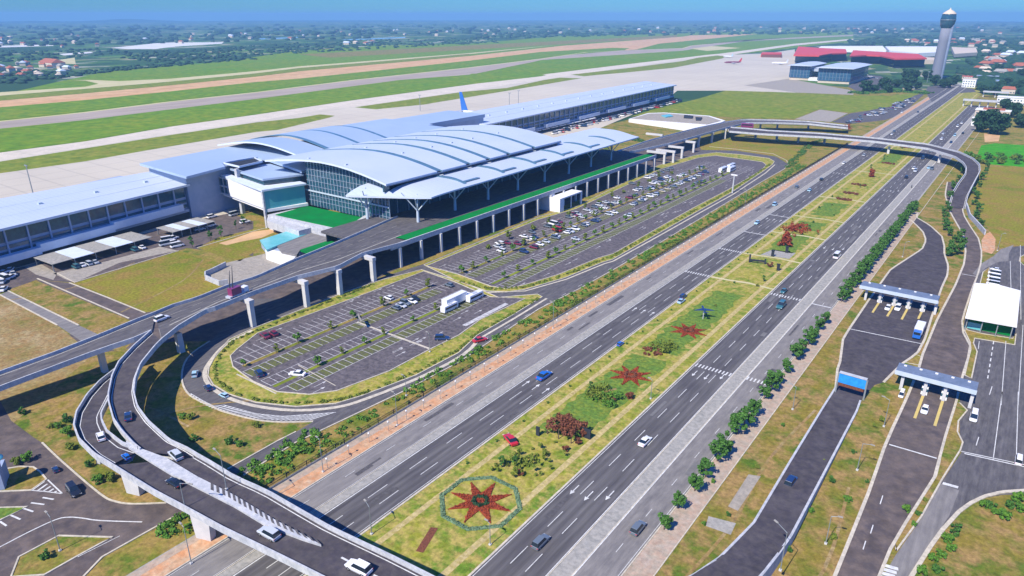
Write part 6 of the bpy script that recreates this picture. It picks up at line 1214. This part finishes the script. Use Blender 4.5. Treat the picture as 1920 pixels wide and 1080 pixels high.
def hut(px,py,s,i,label,grp,roof='tileroof'):
    g=G(px,py); r=empty('house',g,rs.uniform(-.6,.6),label,'house',grp); k=('hut',roof)
    def f():
        a=MB().box(-6,-4,0,6,4,5).mesh('wall',MT['cream']); b=MB().add([(-6.8,-4.8,5),(6.8,-4.8,5),(6.8,4.8,5),(-6.8,4.8,5),(-5,0,7.6),(5,0,7.6)],[(0,1,5,4),(2,3,4,5),(1,2,5),(3,0,4),(0,3,2,1)]).mesh('roof',MT[roof]); return a,b
    a,b=cached(k,f); link('wall',a,r); link('roof',b,r); r.scale=(s,s,s*rs.uniform(.8,1.2)); return r
ROOFC=['tileroof','strip','fascia','tileroof','cream']; RN=['tiled','grey','pale','clay','cream']
i=0
for poly,n,s0,s1,where,grp in (([(0,150),(140,145),(150,122),(60,118),(0,126),(-40,140)],26,.9,1.4,'in the village at the left edge','village houses at the left edge'),([(640,86),(700,84),(700,78),(640,80)],7,1.2,1.8,'in the hamlet behind the dark wooded belt','hamlet behind the wooded belt'),
   ([(0,95),(640,72),(640,58),(0,68)],34,.9,1.6,'far across the plain on the left','houses far across the plain, left'),([(640,70),(1400,62),(1400,50),(640,56)],36,1.0,1.8,'far across the plain in the centre','houses far across the plain, centre'),([(1660,84),(1920,90),(1920,74),(1700,74)],28,1,1.6,'among the trees beyond the control tower','houses beyond the control tower'),([(1830,140),(1920,150),(1920,105),(1840,100)],22,1.2,2.0,'in the wood at the right edge','houses in the right wood'),([(1400,62),(1920,66),(1920,50),(1400,50)],26,1,1.7,'far across the plain on the right','houses far across the plain, right')):
    for _ in range(n):
        while True:
            a=rs.uniform(min(p[0] for p in poly),max(p[0] for p in poly)); b=rs.uniform(min(p[1] for p in poly),max(p[1] for p in poly))
            if inside(poly,a,b): break
        hut(a,b,rs.uniform(s0,s1),i,'%s roofed house %s'%(RN[i%5],where),grp,ROOFC[i%5]); i+=1
house(86,126,62,26,9,'large red-brown roofed hall in the village at the left edge','cream','tileroof')
area('greenhouse_field','ghouse',-4,[(208,90),(300,80),(420,79),(415,82),(330,87),(290,92),(240,92)]); area('pale_field','ghouse',-4,[(0,86),(100,83),(100,86),(0,89)]); area('pale_field','ghouse',-4,[(110,101),(170,97),(175,99),(120,104)]); area('pond','water',-4,[(480,72),(560,69),(560,71),(490,74)]); area('pond','water',-4,[(640,74),(760,69),(760,71),(650,76)])
area('straw_field','pale',-4,[(104,113),(140,108),(142,120),(112,119)]); area('dark_meadow','olive',-4.5,[(560,102),(900,84),(1270,66),(1270,70),(900,92),(620,108)])
def hills(label,x0,x1,dist,h,seed,peaks):
    rs_=np.random.RandomState(seed); rows=[]; n=90
    f=[]
    for i in range(n+1):
        px=x0+(x1-x0)*i/n; t=i/n; e=math.sin(math.pi*t)**.4; hh=sum(a*math.exp(-((px-c)/w_)**2) for c,w_,a in peaks)+rs_.uniform(0,.10)+.12*math.sin(px*.031)+.1*math.sin(px*.011); f.append(max(.02,hh*e)*h)
    rowA=[];rowB=[];rowC=[]
    for i in range(n+1):
        px=x0+(x1-x0)*i/n; r=ray(px,27.0); L=math.hypot(r[0],r[1]); ux,uy=r[0]/L,r[1]/L
        for row,dd,z in ((rowA,dist*.93,-2),(rowB,dist,f[i]),(rowC,dist*1.1,-2)): row.append((ux*dd,uy*dd,z))
    mb=MB().grid([rowA,rowB,rowC],0,True,True); return link('hills',mb.mesh('hills',MT['leafD']),kind='structure')
hills('h',-400,1000,12000,17,1,[(40,90,.9),(230,70,1.6),(700*.33,60,.2),(330,120,.5),(560,120,.8),(740,60,.6)]); hills('h',700,2200,12300,12,4,[(1100,150,.7),(1500,200,.5),(1900,200,.6)])
# ---------------------------------------------------------------- haze
m=D.materials.new('haze'); m.use_nodes=True; t=m.node_tree; t.nodes.remove(t.nodes['Principled BSDF']); v=t.nodes.new('ShaderNodeVolumePrincipled'); v.inputs['Color'].default_value=(.26,.52,.90,1); v.inputs['Density'].default_value=.00013; v.inputs['Anisotropy'].default_value=.0
t.links.new(v.outputs[0],t.nodes['Material Output'].inputs['Volume'])
hz=MB().box(-13500,-13500,-1.3,13500,13500,125).build('haze',m); hz['kind']='stuff'; hz['label']='thin blue haze over the plain'; hz['category']='haze'

# ---------------------------------------------------------------- labels: tell repeats apart by their order from the camera
from collections import defaultdict
dup=defaultdict(list)
for o in COL.objects:
    if o.parent is None and 'label' in o.keys() and o.get('kind')!='stuff': dup[o['label']].append(o)
for l,os_ in dup.items():
    if len(os_)<2: continue
    os_.sort(key=lambda o:(o.location-cam.location).length)
    for i,o in enumerate(os_):
        wds=len(l.split()); o['label']=l+(', %s nearest the camera'%ordn(i) if wds<=12 else ', %s nearest'%ordn(i))
